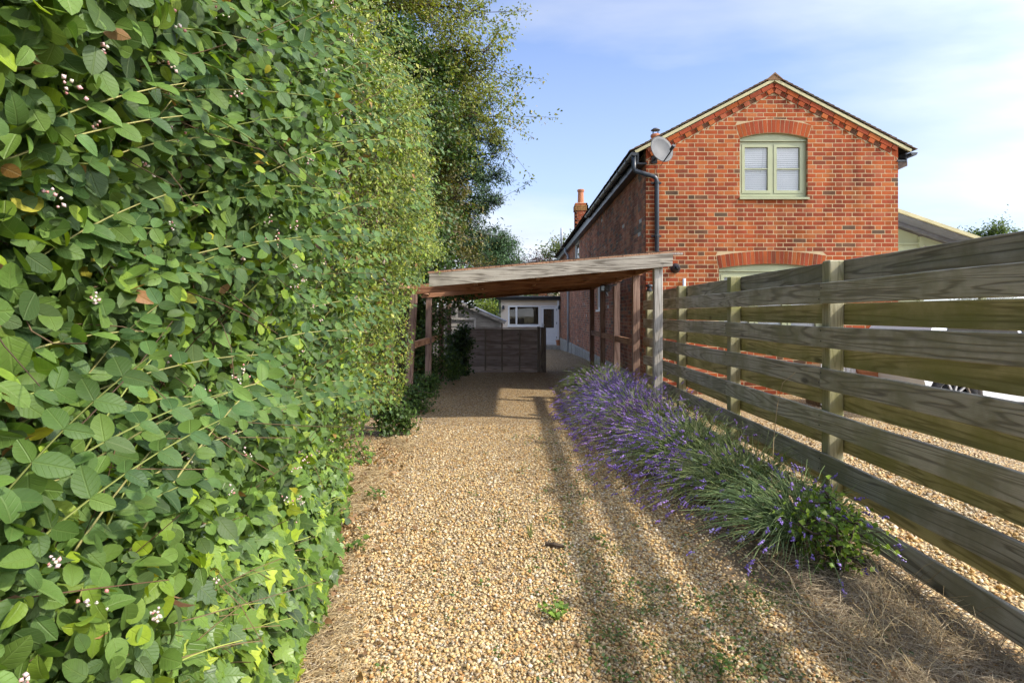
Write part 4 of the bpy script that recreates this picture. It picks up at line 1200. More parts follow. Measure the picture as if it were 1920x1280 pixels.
OVAL = [ovate(.36, .20, .15), ovate(.32, .30, .35), ovate(.40, .12, .25, ((.16, .8), (.45, 1.0), (.78, .74))), ovate(.29, .42, .10)]
OVALH = [ovate(.36, .20, .15, EL5), ovate(.32, .30, .40, EL5), ovate(.40, .10, .25, EL5), ovate(.30, .45, .12, EL5), ovate(.37, .25, -.25, EL5), ovate(.34, .70, .45, EL5), ovate(.42, .05, -.15, EL5)]
IVY = [lobed(.18), lobed(.35), lobed(.05)]

class Leaves:
    """collects leaves (template, frame, size, place, colour) and makes them into meshes"""
    def __init__(s): s.b = []
    def add(s, T, n, t, sc, loc, col, keep=None):
        k = in_view(loc) if keep is None else keep
        if not k.any(): return
        s.b.append((T, frames(n[k], t[k]), sc[k], loc[k], col[k]))
    def build(s, name, mat, parent, big=0, bigname='leaf', palette=None, kind='stuff'):
        o = np.array(org(parent))
        picks = []
        if big:                          # those that show largest become leaves of their own
            al = []
            for bi, (T, R, sc, loc, col) in enumerate(s.b):
                d = np.linalg.norm(loc - np.array([0, 0, H]), axis=1)
                face = np.abs((R[:, :, 2] * unit(loc - np.array([0, 0, H]))).sum(1))
                inn = in_view(loc, -.01)
                size = sc / d * (.3 + .7 * face) * inn
                al.append(np.stack([size, np.full(len(sc), bi), np.arange(len(sc))], 1))
            al = np.concatenate(al); al = al[np.argsort(-al[:, 0])][:int(big * 1.0)]
            picks = [(int(a[1]), int(a[2])) for a in al]
        drop = {}
        for bi, i in picks: drop.setdefault(bi, []).append(i)
        meshes = {}
        VV, FF, CC, LX, LY = [], [], [], [], []; off = 0
        for bi, (T, R, sc, loc, col) in enumerate(s.b):
            for i in drop.get(bi, []):
                ci = int(np.argmin(((palette - col[i]) ** 2).sum(1)))
                key = (bi, ci)
                key = (id(T), ci)
                if key not in meshes:
                    c = np.tile(palette[ci], (len(T[0]), 1))
                    me = np_mesh(bigname, T[0], T[1], c, True, {'leafx': T[0][:, 0], 'leafy': T[0][:, 1]}); me.materials.append(mat); meshes[key] = me
                ob = bpy.data.objects.new(bigname, meshes[key]); COL.objects.link(ob); ob.parent = parent
                m4 = np.eye(4); m4[:3, :3] = R[i] * sc[i]; m4[:3, 3] = loc[i] - o
                ob.matrix_local = Matrix(m4.tolist())
            kp = np.ones(len(sc), bool); kp[drop.get(bi, [])] = False
            V, Fc = scatter(T[0], T[1], R[kp], sc[kp], loc[kp])
            VV.append(V); FF.append(Fc + off); off += len(V); CC.append(np.repeat(col[kp], len(T[0]), axis=0))
            LX.append(np.tile(T[0][:, 0], kp.sum())); LY.append(np.tile(T[0][:, 1], kp.sum()))
        if not VV: return None
        me = np_mesh(name, np.concatenate(VV) - o, np.concatenate(FF), np.concatenate(CC), True, {'leafx': np.concatenate(LX), 'leafy': np.concatenate(LY)})
        ob = link(name, me, mat, parent)
        if kind: ob['kind'] = kind
        return ob

def cols(pal, w, n, jit=.18):
    pal = np.array(pal, float); w = np.array(w, float) / np.sum(w)
    c = pal[rng.choice(len(pal), n, p=w)]
    return np.clip(c * (1 + jit * rng.normal(size=(n, 1))), .004, .9)

class Strips:
    """thin stems: three-sided tapered tubes, all in one mesh"""
    def __init__(s): s.V, s.F, s.C, s.n = [], [], [], 0
    def add(s, P, r0, r1, col):
        """P: (N, K, 3) lines; r0, r1: radii at foot and tip; col: (N, 3)"""
        N, K, _ = P.shape
        d = np.gradient(P, axis=1); d = unit(d)
        ref = np.broadcast_to(np.array([.31, .17, .93]), d.shape)
        a = unit(np.cross(d, ref)); b = np.cross(d, a)
        r = (np.linspace(0, 1, K)[None, :] * (np.broadcast_to(r1, (N,)) - np.broadcast_to(r0, (N,)))[:, None] + np.broadcast_to(r0, (N,))[:, None])[..., None]
        ring = [P + r * (a * math.cos(t) + b * math.sin(t)) for t in (0, 2 * PI / 3, 4 * PI / 3)]
        V = np.stack(ring, 2).reshape(N, K * 3, 3)
        f = []
        for i in range(K - 1):
            for k in range(3): f.append((i * 3 + k, i * 3 + (k + 1) % 3, (i + 1) * 3 + (k + 1) % 3, (i + 1) * 3 + k))
        f = np.array(f)
        Fc = f[None] + (np.arange(N) * K * 3)[:, None, None]
        s.V.append(V.reshape(-1, 3)); s.F.append(Fc.reshape(-1, 4) + s.n); s.C.append(np.repeat(np.broadcast_to(col, (N, 3)), K * 3, axis=0)); s.n += N * K * 3
    def build(s, name, mat, parent, kind='stuff'):
        me = np_mesh(name, np.concatenate(s.V) - np.array(org(parent)), np.concatenate(s.F), np.concatenate(s.C), True)
        o = link(name, me, mat, parent)
        if kind: o['kind'] = kind
        return o
def bez(p0, p1, p2, K):
    t = np.linspace(0, 1, K)[None, :, None]
    return (1 - t) ** 2 * p0[:, None] + 2 * t * (1 - t) * p1[:, None] + t * t * p2[:, None]
OCT = tmpl([(0, 0, -.5), (.42, 0, 0), (0, .42, 0), (-.42, 0, 0), (0, -.42, 0), (0, 0, .5)], [(0, 2, 1), (0, 3, 2), (0, 4, 3), (0, 1, 4), (5, 1, 2), (5, 2, 3), (5, 3, 4), (5, 4, 1)])
def blobs(name, loc, sc, col, mat, parent, kind='stuff'):
    R = frames(rnd_unit(len(loc)), rnd_unit(len(loc)))
    V, Fc = scatter(OCT[0], OCT[1], R, sc, loc)
    me = np_mesh(name, V - np.array(org(parent)), Fc, np.repeat(col, 6, axis=0), True)
    o = link(name, me, mat, parent)
    if kind: o['kind'] = kind
    return o

# ---------------------------------------------------------------- the tall hedge left of the drive
def smooth(t): t = np.clip(t, 0, 1); return t * t * (3 - 2 * t)
def foot_x(y): return np.interp(y, [0, .6, 2.3, 3.1, 3.8, 5.0, 6.0, 7.2, 8.0, 12], [-.80, -.82, -.96, -1.09, -1.21, -1.33, -1.36, -1.34, -1.42, -1.6])
def hedge_x(y, z):
    """how far the hedge's face stands at a place along the drive and a height"""
    w = smooth((y - 2.8) / 3.6)
    x = foot_x(y) + w * .52 * smooth((z - .5) / 2.2) * (1 - .35 * smooth((z - 2.9) / 1.8)) + (1 - w) * .09 * z * (z < 3)
    x = x + .13 * vnoise(y * 1.3, z * 1.5, 3.3) + w * smooth((z - .8) / .8) * .17 * vnoise(y * .95 + 4, z * 1.05, 12.3) + .07 * vnoise(y * 3.4, z * 3.6, 7.7) - .05 * smooth((.4 - z) / .4)
    return x
def hedge_top(y, z=0):
    return np.interp(y, [0, 4.6, 5.4, 6.0, 6.6, 7.5, 8.5, 9.5], [4.9, 4.9, 4.35, 3.85, 3.35, 2.72, 2.45, 2.3]) + .22 * vnoise(np.asarray(y) * 2.6, .5, 4.4)
def hedge_normal(y, z):
    e = .06
    dy = (hedge_x(y + e, z) - hedge_x(y - e, z)) / (2 * e); dz = (hedge_x(y, z + e) - hedge_x(y, z - e)) / (2 * e)
    return unit(np.stack([np.ones_like(y), -dy, -dz], 1))
def sample_face(n, y0, y1, z0, z1, near=True):
    if near:                             # denser towards the camera, where leaves show largest
        y = y0 * (y1 / y0) ** rng.random(n)
    else: y = rng.uniform(y0, y1, n)
    return y, rng.uniform(z0, z1, n)
ground_z = lambda x, y: gz(x, y)

SNOW = [(0.075, 0.138, 0.028), (0.100, 0.172, 0.031), (0.126, 0.204, 0.036), (0.085, 0.132, 0.041), (0.160, 0.244, 0.028), (0.238, 0.323, 0.025), (0.054, 0.098, 0.023), (0.334, 0.303, 0.024), (0.232, 0.125, 0.028)]
SNOW_W = [20, 26, 20, 14, 9, 6, 10, .8, .5]
snow_pal = np.array(SNOW)
hedge = thing('snowberry_hedge', 'tall snowberry hedge with round green leaves and tiny pink flowers left of the drive', 'hedge', (-1.5, 3.5, 0))
L = Leaves()
def face_leaves(Lv, N, y0, y1, z0, z1, Ts, size, pal, w, depth=.45, near=True, mask=None, rough=.55, droop=.55, seed_n=None):
    y, z = sample_face(N, y0, y1, z0, z1, near)
    d = depth * rng.random(N) ** 1.6
    nrm = hedge_normal(y, z)
    loc = np.stack([hedge_x(y, z), y, z], 1) - nrm * d[:, None] + rng.normal(size=(N, 3)) * .012
    loc[:, 2] = np.maximum(loc[:, 2], .02)
    k = z < hedge_top(y) - .15 * rng.random(N)
    if mask is not None: k &= mask(y, z, loc)
    # open places where the twigs inside show
    hole = vnoise(y * 4.1 + 2, z * 4.3, 1.5) + .5 * vnoise(y * 9, z * 9, 4.2)
    k &= ~((hole > .62) & (d < .18))
    loc, nrm, d = loc[k], nrm[k], d[k]; n = len(loc)
    nn = unit(nrm * .8 + np.array([.15, -.35, .55]) + rough * rng.normal(size=(n, 3)))
    tt = rng.normal(size=(n, 3)) * .8 + np.array([.35, -.25, -droop])
    sc = rng.uniform(*size, n) * rng.choice([.6, .85, 1, 1.25], n)
    c = cols(pal, w, n)
    # leaf colour gets evenly darker with depth behind the face
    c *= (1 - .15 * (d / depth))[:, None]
    part = rng.integers(0, len(Ts), n)
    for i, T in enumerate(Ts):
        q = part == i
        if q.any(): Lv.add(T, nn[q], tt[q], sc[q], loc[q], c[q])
def m_snow(y, z, loc):
    # the snowberry gives way to the pale flowering shrub higher up and farther along
    b = vnoise(y * 1.1, z * 1.2, 9.1) * .35
    far = (y - 3.1) * .9 + (z - 1.9) * .9 + b
    iv = (z < ivy_lim(y) - .08) & (rng.random(len(y)) < .86)
    return (rng.random(len(y)) > smooth(far / 1.6) * .88) & ~iv
def ivy_lim(y): return np.interp(y, [.7, 1.4, 2.0, 2.6, 3.4, 4.6, 5.5], [.55, .72, .82, .78, .66, .42, .1])
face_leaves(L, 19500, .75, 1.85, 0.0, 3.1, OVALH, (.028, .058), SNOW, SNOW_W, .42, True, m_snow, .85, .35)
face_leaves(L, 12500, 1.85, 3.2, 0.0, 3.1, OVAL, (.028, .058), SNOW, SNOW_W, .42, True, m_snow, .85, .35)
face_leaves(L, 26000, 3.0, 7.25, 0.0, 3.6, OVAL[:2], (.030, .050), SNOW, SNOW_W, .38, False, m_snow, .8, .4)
# long shoots with paired leaves, arching out of the face towards the light
st = Strips()
SH = 330
ys = .8 * (6.0 / .8) ** rng.random(SH); zs = rng.uniform(.25, 2.9, SH)
nr = hedge_normal(ys, zs)
p0 = np.stack([hedge_x(ys, zs), ys, zs], 1) - nr * .12
dirv = unit(nr * .35 + np.stack([rng.normal(0, .25, SH), rng.uniform(.25, 1.0, SH), rng.uniform(.2, 1.0, SH)], 1))
ln = rng.uniform(.22, .62, SH)
p2 = p0 + dirv * ln[:, None] + np.array([.05, 0, -.06]); p1 = p0 + dirv * (ln * .5)[:, None] + np.array([.02, 0, .04])
k = in_view(p0) & (zs > ivy_lim(ys) + .12); p0, p1, p2, ln = p0[k], p1[k], p2[k], ln[k]; n = len(p0)
P = bez(p0, p1, p2, 9)
st.add(P, .0032, .0014, cols([(.22, .25, .065), (.16, .11, .055), (.30, .28, .10)], [5, 1.5, 3], n))
for j in range(2, 9):
    tdir = unit(P[:, min(j, 8)] - P[:, j - 1])
    side = unit(np.cross(tdir, rnd_unit(n) * .5 + np.array([.4, -.6, .5])))
    for sg in (-1, 1):
        t_ = side * sg + tdir * .45; nn_ = unit(np.cross(side * sg, tdir) * sg + np.array([.2, -.3, .7]) + .25 * rng.normal(size=(n, 3)))
        L.add(OVALH[(j + (sg > 0)) % 5], nn_, t_, rng.uniform(.036, .058, n) * (1 - .05 * max(0, j - 5)), P[:, j], cols([(.075, .14, .036), (.11, .185, .035), (.055, .11, .034)], [5, 3, 3], n))
# bare brown twigs within
NT_ = 900
y, z = sample_face(NT_, .8, 8.0, .1, 3.4); nr = hedge_normal(y, z)
p0 = np.stack([hedge_x(y, z), y, z], 1) - nr * rng.uniform(.08, .4, (NT_, 1)); p2 = p0 + rnd_unit(NT_) * rng.uniform(.15, .5, (NT_, 1)) + nr * .08
k = in_view(p0)
st.add(bez(p0[k], (p0[k] + p2[k]) / 2 + .05 * rng.normal(size=(k.sum(), 3)), p2[k], 5), .0022, .001, cols([(.12, .065, .035), (.17, .11, .06), (.08, .05, .03)], [3, 3, 2], k.sum()))
L.build('foliage', M['leaf'], hedge, 300, 'leaf', snow_pal)
st.build('stems', M['stick'], hedge)
# small clusters of pink flowers and buds
fm = []
for v in range(5):
    r_ = np.random.default_rng(v); q = 7
    lo = r_.normal(size=(q, 3)) * .009; R_ = frames(unit(r_.normal(size=(q, 3))), unit(r_.normal(size=(q, 3))))
    V, Fc = scatter(OCT[0], OCT[1], R_, r_.uniform(.006, .011, q), lo)
    cc = np.array([(.62, .36, .34), (.66, .50, .47), (.52, .23, .20), (.6, .55, .42)])[r_.integers(0, 4, q)]
    me = np_mesh('flower_cluster', V, Fc, np.repeat(cc, 6, axis=0), True); me.materials.append(M['flower']); fm.append(me)
y, z = sample_face(260, .85, 5.5, .25, 2.8)
loc = np.stack([hedge_x(y, z) + .02, y, z], 1); loc = loc[in_view(loc, 0)][:95]
o_ = org(hedge)
for i, p in enumerate(loc):
    o = link('flower_cluster', fm[i % 5], None, hedge, Vector(p) - o_); o.rotation_euler = (random.random() * 6, random.random() * 6, 0)
# dead brown leaves caught in the hedge
DL = Leaves(); n = 60
y, z = sample_face(n, .9, 6, .2, 2.8); loc = np.stack([hedge_x(y, z) - .02, y, z], 1)
DL.add(OVAL[1], rnd_unit(n), rnd_unit(n), rng.uniform(.03, .055, n), loc, cols([(.26, .13, .05), (.33, .19, .09), (.17, .085, .04)], [3, 2, 2], n))
DL.build('dead_leaves', M['leaf'], hedge)
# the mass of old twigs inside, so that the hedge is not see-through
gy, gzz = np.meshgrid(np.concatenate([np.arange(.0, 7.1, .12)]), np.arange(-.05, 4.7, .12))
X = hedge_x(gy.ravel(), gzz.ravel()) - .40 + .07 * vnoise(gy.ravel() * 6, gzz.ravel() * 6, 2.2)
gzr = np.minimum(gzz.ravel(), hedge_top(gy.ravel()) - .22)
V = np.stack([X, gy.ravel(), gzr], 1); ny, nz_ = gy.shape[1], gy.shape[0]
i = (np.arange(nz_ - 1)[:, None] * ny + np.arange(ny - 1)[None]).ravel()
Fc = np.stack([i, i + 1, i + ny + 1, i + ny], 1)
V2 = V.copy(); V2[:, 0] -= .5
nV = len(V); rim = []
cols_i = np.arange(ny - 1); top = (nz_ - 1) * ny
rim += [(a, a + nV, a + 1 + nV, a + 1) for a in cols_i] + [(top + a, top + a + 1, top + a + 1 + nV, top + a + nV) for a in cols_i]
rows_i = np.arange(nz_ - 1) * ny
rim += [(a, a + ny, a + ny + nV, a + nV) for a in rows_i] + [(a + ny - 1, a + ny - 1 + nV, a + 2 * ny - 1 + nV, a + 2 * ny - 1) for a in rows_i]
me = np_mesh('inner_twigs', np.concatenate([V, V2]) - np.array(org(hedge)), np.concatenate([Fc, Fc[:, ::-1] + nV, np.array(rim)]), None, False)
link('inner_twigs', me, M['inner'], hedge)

# ---------------------------------------------------------------- pale flowering shrub growing over the far half of the hedge
PALE = [(0.146, 0.191, 0.026), (0.201, 0.249, 0.031), (0.268, 0.302, 0.041), (0.098, 0.145, 0.026), (0.366, 0.360, 0.072), (0.067, 0.110, 0.024), (0.268, 0.162, 0.048)]
PALE_W = [26, 22, 12, 20, 4, 14, 1.5]
shrub = thing('flowering_shrub', 'yellow-green shrub with small leaves and pale buds, over the far end of the hedge', 'shrub', (-1.3, 6.0, 0))
L = Leaves()
def m_pale(y, z, loc):
    b = vnoise(y * 1.1, z * 1.2, 9.1) * .35
    far = (y - 3.1) * .9 + (z - 1.9) * .9 + b
    return rng.random(len(y)) < .12 + smooth(far / 1.6) * .88
SM = [kite(.27), kite(.22, .25, .25), kite(.32, .1, .1)]
def m_pale2(y, z, loc): return m_pale(y, z, loc) & ~((y > 7.2) & (z < 2.15))
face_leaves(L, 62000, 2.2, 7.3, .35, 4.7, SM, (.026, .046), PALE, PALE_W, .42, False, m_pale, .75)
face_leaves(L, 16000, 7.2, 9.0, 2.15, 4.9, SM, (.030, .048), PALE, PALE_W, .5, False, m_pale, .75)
# loose sprays at the outline
NS = 360
y = rng.uniform(3.0, 8.8, NS); z = rng.uniform(1.9, 4.7, NS)
k0 = ~((y > 7.2) & (z < 2.2)) & (z < hedge_top(y)); y, z = y[k0], z[k0]; NS = len(y)
nr = hedge_normal(y, z); p0 = np.stack([hedge_x(y, z), y, z], 1) - nr * .1
dv = unit(nr * .8 + np.stack([rng.normal(0, .35, NS), rng.normal(-.1, .4, NS), rng.uniform(-.35, .8, NS)], 1)); ln = rng.uniform(.12, .38, NS)
p2 = p0 + dv * ln[:, None] + np.array([0, 0, -.05]); P = bez(p0, (p0 + p2) / 2 + np.array([0, 0, .05]), p2, 7)
st = Strips(); st.add(P, .002, .001, cols([(.16, .11, .05), (.2, .19, .06)], [1, 1], NS))
for j in range(1, 7):
    for r in range(3):
        dd = rnd_unit(NS)
        L.add(SM[r], unit(dd * .5 + np.array([.4, -.3, .7])), dd + dv * .6, rng.uniform(.026, .045, NS), P[:, j] + rng.normal(size=(NS, 3)) * .01, cols(PALE, PALE_W, NS))
L.build('foliage', M['small'], shrub); st.build('stems', M['stick'], shrub)
NB = 5500
y = rng.uniform(2.8, 8.6, NB); z = rng.uniform(1.0, 4.5, NB)
k = (vnoise(y * 2.1, z * 2.2, 5.5) + .3 * (z - 2.2) > -.05) & ~((y > 7.25) & (z < 2.15)) & (z < hedge_top(y)); y, z = y[k], z[k]; n = len(y)
loc = np.stack([hedge_x(y, z), y, z], 1) + rng.normal(size=(n, 3)) * .05 + np.array([.02, 0, 0]); k = in_view(loc, .02)
blobs('buds', loc[k], rng.uniform(.008, .017, k.sum()), cols([(.36, .38, .12), (.30, .34, .09), (.44, .43, .22), (.26, .17, .07)], [4, 3, 3, 1], k.sum()), M['flower'], shrub)

# ---------------------------------------------------------------- ivy at the hedge's foot
IVC = [(0.095, 0.169, 0.026), (0.128, 0.213, 0.029), (0.074, 0.131, 0.026), (0.176, 0.269, 0.031), (0.25, 0.34, 0.03), (0.33, 0.4, 0.035), (0.054, 0.1, 0.024)]
IVW = [26, 24, 18, 12, 5, 3.5, 9]
ivy = thing('ivy', 'glossy ivy with lobed leaves covering the foot of the hedge, some leaves bright lime', 'ivy', (-1.0, 2.2, 0))
L = Leaves()
def m_ivy(y, z, loc):
    return z < ivy_lim(y) + .30 * vnoise(y * 2.3, z * 2.0, 6.6) - .25 * rng.random(len(y))
def ivy_leaves(N, y0, y1, size, bump):
    y = y0 * (y1 / y0) ** rng.random(N); z = rng.uniform(0.0, 1.15, N)
    k = m_ivy(y, z, None); y, z = y[k], z[k]; n = len(y)
    d = .30 * rng.random(n) ** 1.5
    nr = hedge_normal(y, z)
    loc = np.stack([hedge_x(y, z) + bump * smooth((.7 - z) / .7), y, z], 1) - nr * d[:, None]; loc[:, 2] = np.maximum(loc[:, 2], .015)
    nn = unit(nr * .8 + np.array([.1, -.4, .6]) + .42 * rng.normal(size=(n, 3))); tt = rng.normal(size=(n, 3)) * .55 + np.array([.55, -.15, -.7])
    sc = rng.uniform(*size, n); c = cols(IVC, IVW, n, .15)
    p = rng.integers(0, 3, n)
    for i in range(3):
        q = p == i; L.add(IVY[i], nn[q], tt[q], sc[q], loc[q], c[q])
ivy_leaves(12500, .9, 3.0, (.045, .088), .15)
ivy_leaves(7500, 2.6, 6.0, (.034, .062), .10)
L.build('foliage', M['ivy'], ivy, 300, 'leaf', np.array(IVC))
n = 260; y = 1.0 * 5.0 ** rng.random(n); z = rng.uniform(.03, .6, n); nr = hedge_normal(y, z)
p0 = np.stack([hedge_x(y, z), y, z], 1) - nr * .1; p2 = p0 + np.stack([rng.uniform(.05, .25, n), rng.normal(0, .2, n), rng.normal(0, .1, n)], 1); p2[:, 2] = np.maximum(p2[:, 2], .01)
st = Strips(); st.add(bez(p0, (p0 + p2) / 2 + np.array([0, 0, .04]), p2, 6), .0022, .0015, cols([(.25, .27, .06), (.16, .11, .05)], [2, 2], n)); st.build('stems', M['stick'], ivy)

# ---------------------------------------------------------------- trees
def tree(name, label, base, height, spread, trunk_r, leaf, mat, pal, w, clumps, per, size, group=None, crown_lo=.3, shape=None, limb_n=9, twig=.9, sig=.22, droop=.3, lean=(0, 0), seed=1, cat='tree'):
    """a tapered trunk with limbs and twigs; leaves stand in clumps along the twigs"""
    global rng
    keep = rng; rng = np.random.default_rng(seed)
    B = np.array(base, float)
    t = thing(name, label, cat, base, group)
    tr = MB((.1, .08, .06))
    top = B + np.array([lean[0], lean[1], height * .88])
    K = 7; pts = [B + (top - B) * (i / (K - 1)) + np.append(rng.normal(0, .04 * height * .12, 2), 0) * (i > 0) for i in range(K)]
    tr.tube(pts, [trunk_r * (1 - .85 * i / (K - 1)) + .008 for i in range(K)], 8)
    tr.build('trunk', M['bark'], t, smooth=True)
    br_ = Strips(); ends = []
    for i in range(limb_n):
        u = crown_lo + (1 - crown_lo) * (i + rng.random()) / limb_n
        p0 = B + (top - B) * min(u, .98)
        a = i * 2.4 + rng.normal(0, .4)
        prof = shape(u) if shape else math.sin(PI * min(1, max(0, (u - crown_lo * .7) / (1.05 - crown_lo * .7)))) ** .6
        r = spread * prof * rng.uniform(.75, 1.1)
        p2 = p0 + np.array([math.cos(a) * r, math.sin(a) * r, r * rng.uniform(.1, .75) - droop * r])
        P = bez(p0[None], ((p0 + p2) / 2 + np.array([0, 0, .18 * r]))[None], p2[None], 8)
        br_.add(P, trunk_r * .32, .008, np.array([[.09, .07, .05]]))
        for j in range(2, 8): ends.append(P[0, j])
    ends = np.array(ends + [top])
    pick = ends[rng.integers(0, len(ends), clumps)]
    tip = pick + rng.normal(size=(clumps, 3)) * np.array([twig, twig, twig * .75]) * .38
    br_.add(bez(pick, (pick + tip) / 2 + rng.normal(size=(clumps, 3)) * .04, tip, 4), .007, .003, np.broadcast_to(np.array([[.10, .075, .05]]), (clumps, 3)))
    br_.build('limbs', M['stick'], t, None)
    Lv = Leaves()
    c = np.repeat(tip, per, axis=0); n = len(c)
    f = rng.random((n, 1)); c = np.repeat(pick, per, axis=0) * (1 - f) * .55 + c * (1 - (1 - f) * .55)
    loc = c + rng.normal(size=(n, 3)) * sig
    out = unit(loc - (B + np.array([0, 0, height * .5])))
    nn = unit(out * .5 + np.array([.1, -.1, .6]) + .7 * rng.normal(size=(n, 3))); tt = rng.normal(size=(n, 3)) + np.array([0, 0, -.5]) + out * .4
    cc = cols(pal, w, n) * np.repeat(rng.uniform(.75, 1.2, (clumps, 1)), per, axis=0)
    part = rng.integers(0, len(leaf), n); sc = rng.uniform(*size, n)
    for i, T in enumerate(leaf):
        q = part == i
        if q.any(): Lv.add(T, nn[q], tt[q], sc[q], loc[q], cc[q], in_view(loc[q], .12))
    Lv.build('crown', mat, t, kind=None)
    rng = keep
    return t
SL2 = [slip(.22), slip(.28, .25)]
DARK = [(.035, .075, .018), (.05, .10, .02), (.026, .055, .015), (.075, .125, .022)]
OLIVE = [(.085, .12, .024), (.12, .15, .03), (.06, .09, .02), (.15, .13, .035)]
tree('ivy_clad_tree', 'tree trunk thickly clad in dark glossy ivy, behind the flowering shrub', (-2.05, 11.4, 0), 7.4, 1.2, .22, [kite(.36), kite(.42, .1)], M['ivy'], [(.04, .085, .02), (.06, .115, .022), (.03, .062, .016), (.09, .145, .025)], [4, 4, 4, 1.5], 760, 54, (.05, .085), crown_lo=.25, shape=lambda u: 1.0 - .25 * u, limb_n=24, twig=.5, sig=.17, droop=.5, seed=3)
tree('deciduous_tree', 'airy tree with fine twigs and small yellowish leaves reaching over the drive', (-2.7, 12.4, 0), 9.8, 2.85, .24, SL2, M['small'], [(.17, .195, .03), (.22, .235, .04), (.125, .16, .028), (.27, .22, .055)], [4, 3, 3, 1], 1750, 50, (.055, .095), crown_lo=.46, limb_n=28, twig=1.45, sig=.075, droop=.25, seed=10)
NEED = [slip(.10, .12), slip(.13, .2)]
tree('yew_tree', 'dark yew with ragged drooping sprays against the sky behind the carport', (-2.5, 16.0, 0), 7.7, 1.75, .18, NEED, M['needle'], [(.03, .062, .02), (.045, .085, .024), (.022, .048, .015)], [3, 3, 2], 1050, 46, (.08, .15), crown_lo=.42, shape=lambda u: 1.25 - .8 * u, limb_n=34, twig=.85, sig=.06, droop=.4, lean=(1.35, 0), seed=5)
tree('olive_bush', 'olive brown tangled bush between the flowering shrub and the dark yew', (-1.95, 12.3, 0), 4.8, 1.2, .10, SL2, M['small'], [(.13, .135, .03), (.17, .155, .045), (.095, .105, .025), (.19, .135, .05)], [4, 3, 3, 2], 620, 44, (.045, .075), crown_lo=.52, shape=lambda u: 1.0 if u < .8 else .7, limb_n=22, twig=.8, sig=.09, droop=.2, seed=6, cat='bush')
tree('conifer_tree', 'dense dark green conifer standing beyond the shed and the annexe roof', (-1.1, 38.0, 0), 6.7, 2.4, .2, NEED, M['needle'], [(.04, .085, .026), (.058, .11, .032), (.03, .062, .02)], [3, 2, 2], 560, 40, (.17, .29), crown_lo=.15, shape=lambda u: 1.1 - .6 * u, limb_n=26, twig=1.1, sig=.2, droop=.05, seed=7)
tree('purple_leaved_tree', 'small purple-leaved tree far behind the annexe', (1.7, 44.0, 0), 6.0, 2.6, .15, SL2, M['small'], [(.055, .022, .026), (.075, .035, .035), (.04, .025, .025)], [3, 2, 2], 240, 36, (.12, .2), crown_lo=.4, limb_n=12, twig=1.6, sig=.28, seed=8)
tree('garden_tree', 'green tree showing behind the chimney at the far end of the house', (3.95, 40.0, 0), 7.0, 1.7, .16, SL2, M['small'], OLIVE, [3, 2, 3, 1], 220, 34, (.14, .22), crown_lo=.4, limb_n=12, twig=1.3, sig=.25, seed=9)
tree('roadside_tree', 'round green tree showing over the fence beyond the garden room', (31.3, 40.0, 0), 7.6, 1.7, .2, SL2, M['small'], [(.085, .13, .025), (.125, .17, .035), (.06, .095, .02)], [3, 2, 2], 460, 44, (.13, .22), crown_lo=.35, limb_n=16, twig=1.3, sig=.25, seed=11)
tree('lime_shrub', 'bright yellow-green shrub beside the annexe, behind the shed roof', (-1.25, 27.0, -.2), 2.35, .55, .05, SL2, M['small'], [(.20, .26, .03), (.27, .31, .04), (.13, .19, .03)], [3, 2, 2], 120, 40, (.06, .1), crown_lo=.2, limb_n=14, twig=.35, sig=.13, seed=12, cat='shrub')
tree('spindly_bush', 'dark leafy bush growing against the left end of the lapped panel', (-1.22, 13.7, 0), 1.12, .20, .03, [kite(.36), kite(.42, .1)], M['ivy'], DARK, [3, 4, 3, 1.5], 90, 44, (.045, .08), crown_lo=.05, shape=lambda u: 1.0, limb_n=14, twig=.18, sig=.075, droop=.4, seed=13, cat='bush')
tree('dark_bush', 'dark green bush filling the gap behind the left carport posts', (-1.95, 11.7, 0), 2.0, .42, .04, [kite(.34), kite(.42, .1)], M['small'], [(.05, .095, .02), (.075, .125, .024), (.035, .07, .018), (.12, .17, .03)], [3, 3, 3, 1], 260, 44, (.04, .075), crown_lo=.05, shape=lambda u: 1.0, limb_n=18, twig=.4, sig=.14, droop=.3, seed=14, cat='bush')
for (x, y, h, r, s_, lab) in ((-1.40, 6.95, .40, .16, 20, 'low green plant where the hedge ends, before the carport'), (-1.40, 8.55, .36, .22, 21, 'low green weedy plant at the foot of the first carport post on the left'), (-1.45, 10.2, .28, .20, 22, 'low green plant between the left carport posts'), (-1.28, 12.7, .50, .20, 23, 'low broad-leaved plant below the bush at the left end of the lapped panel')):
    tree('ground_plant', lab, (x, y, 0), h, r, .012, [kite(.36), kite(.3)], M['small'], [(.06, .11, .022), (.09, .15, .028), (.045, .085, .02)], [3, 2, 2], 50, 30, (.03, .06), crown_lo=.05, shape=lambda u: 1.0, limb_n=10, twig=.16, sig=.05, droop=.2, seed=s_, cat='plant', group='low plants by the left carport posts')

tree('potted_plant', 'leafy green plant growing between the two terracotta pots beyond the fence', (5.49, 9.05, 0), .72, .13, .01, [kite(.36), kite(.3)], M['small'], [(.06, .12, .022), (.09, .16, .028), (.045, .085, .02)], [3, 2, 2], 60, 26, (.03, .05), crown_lo=.3, shape=lambda u: 1.0, limb_n=10, twig=.15, sig=.05, droop=.2, seed=61, cat='plant')
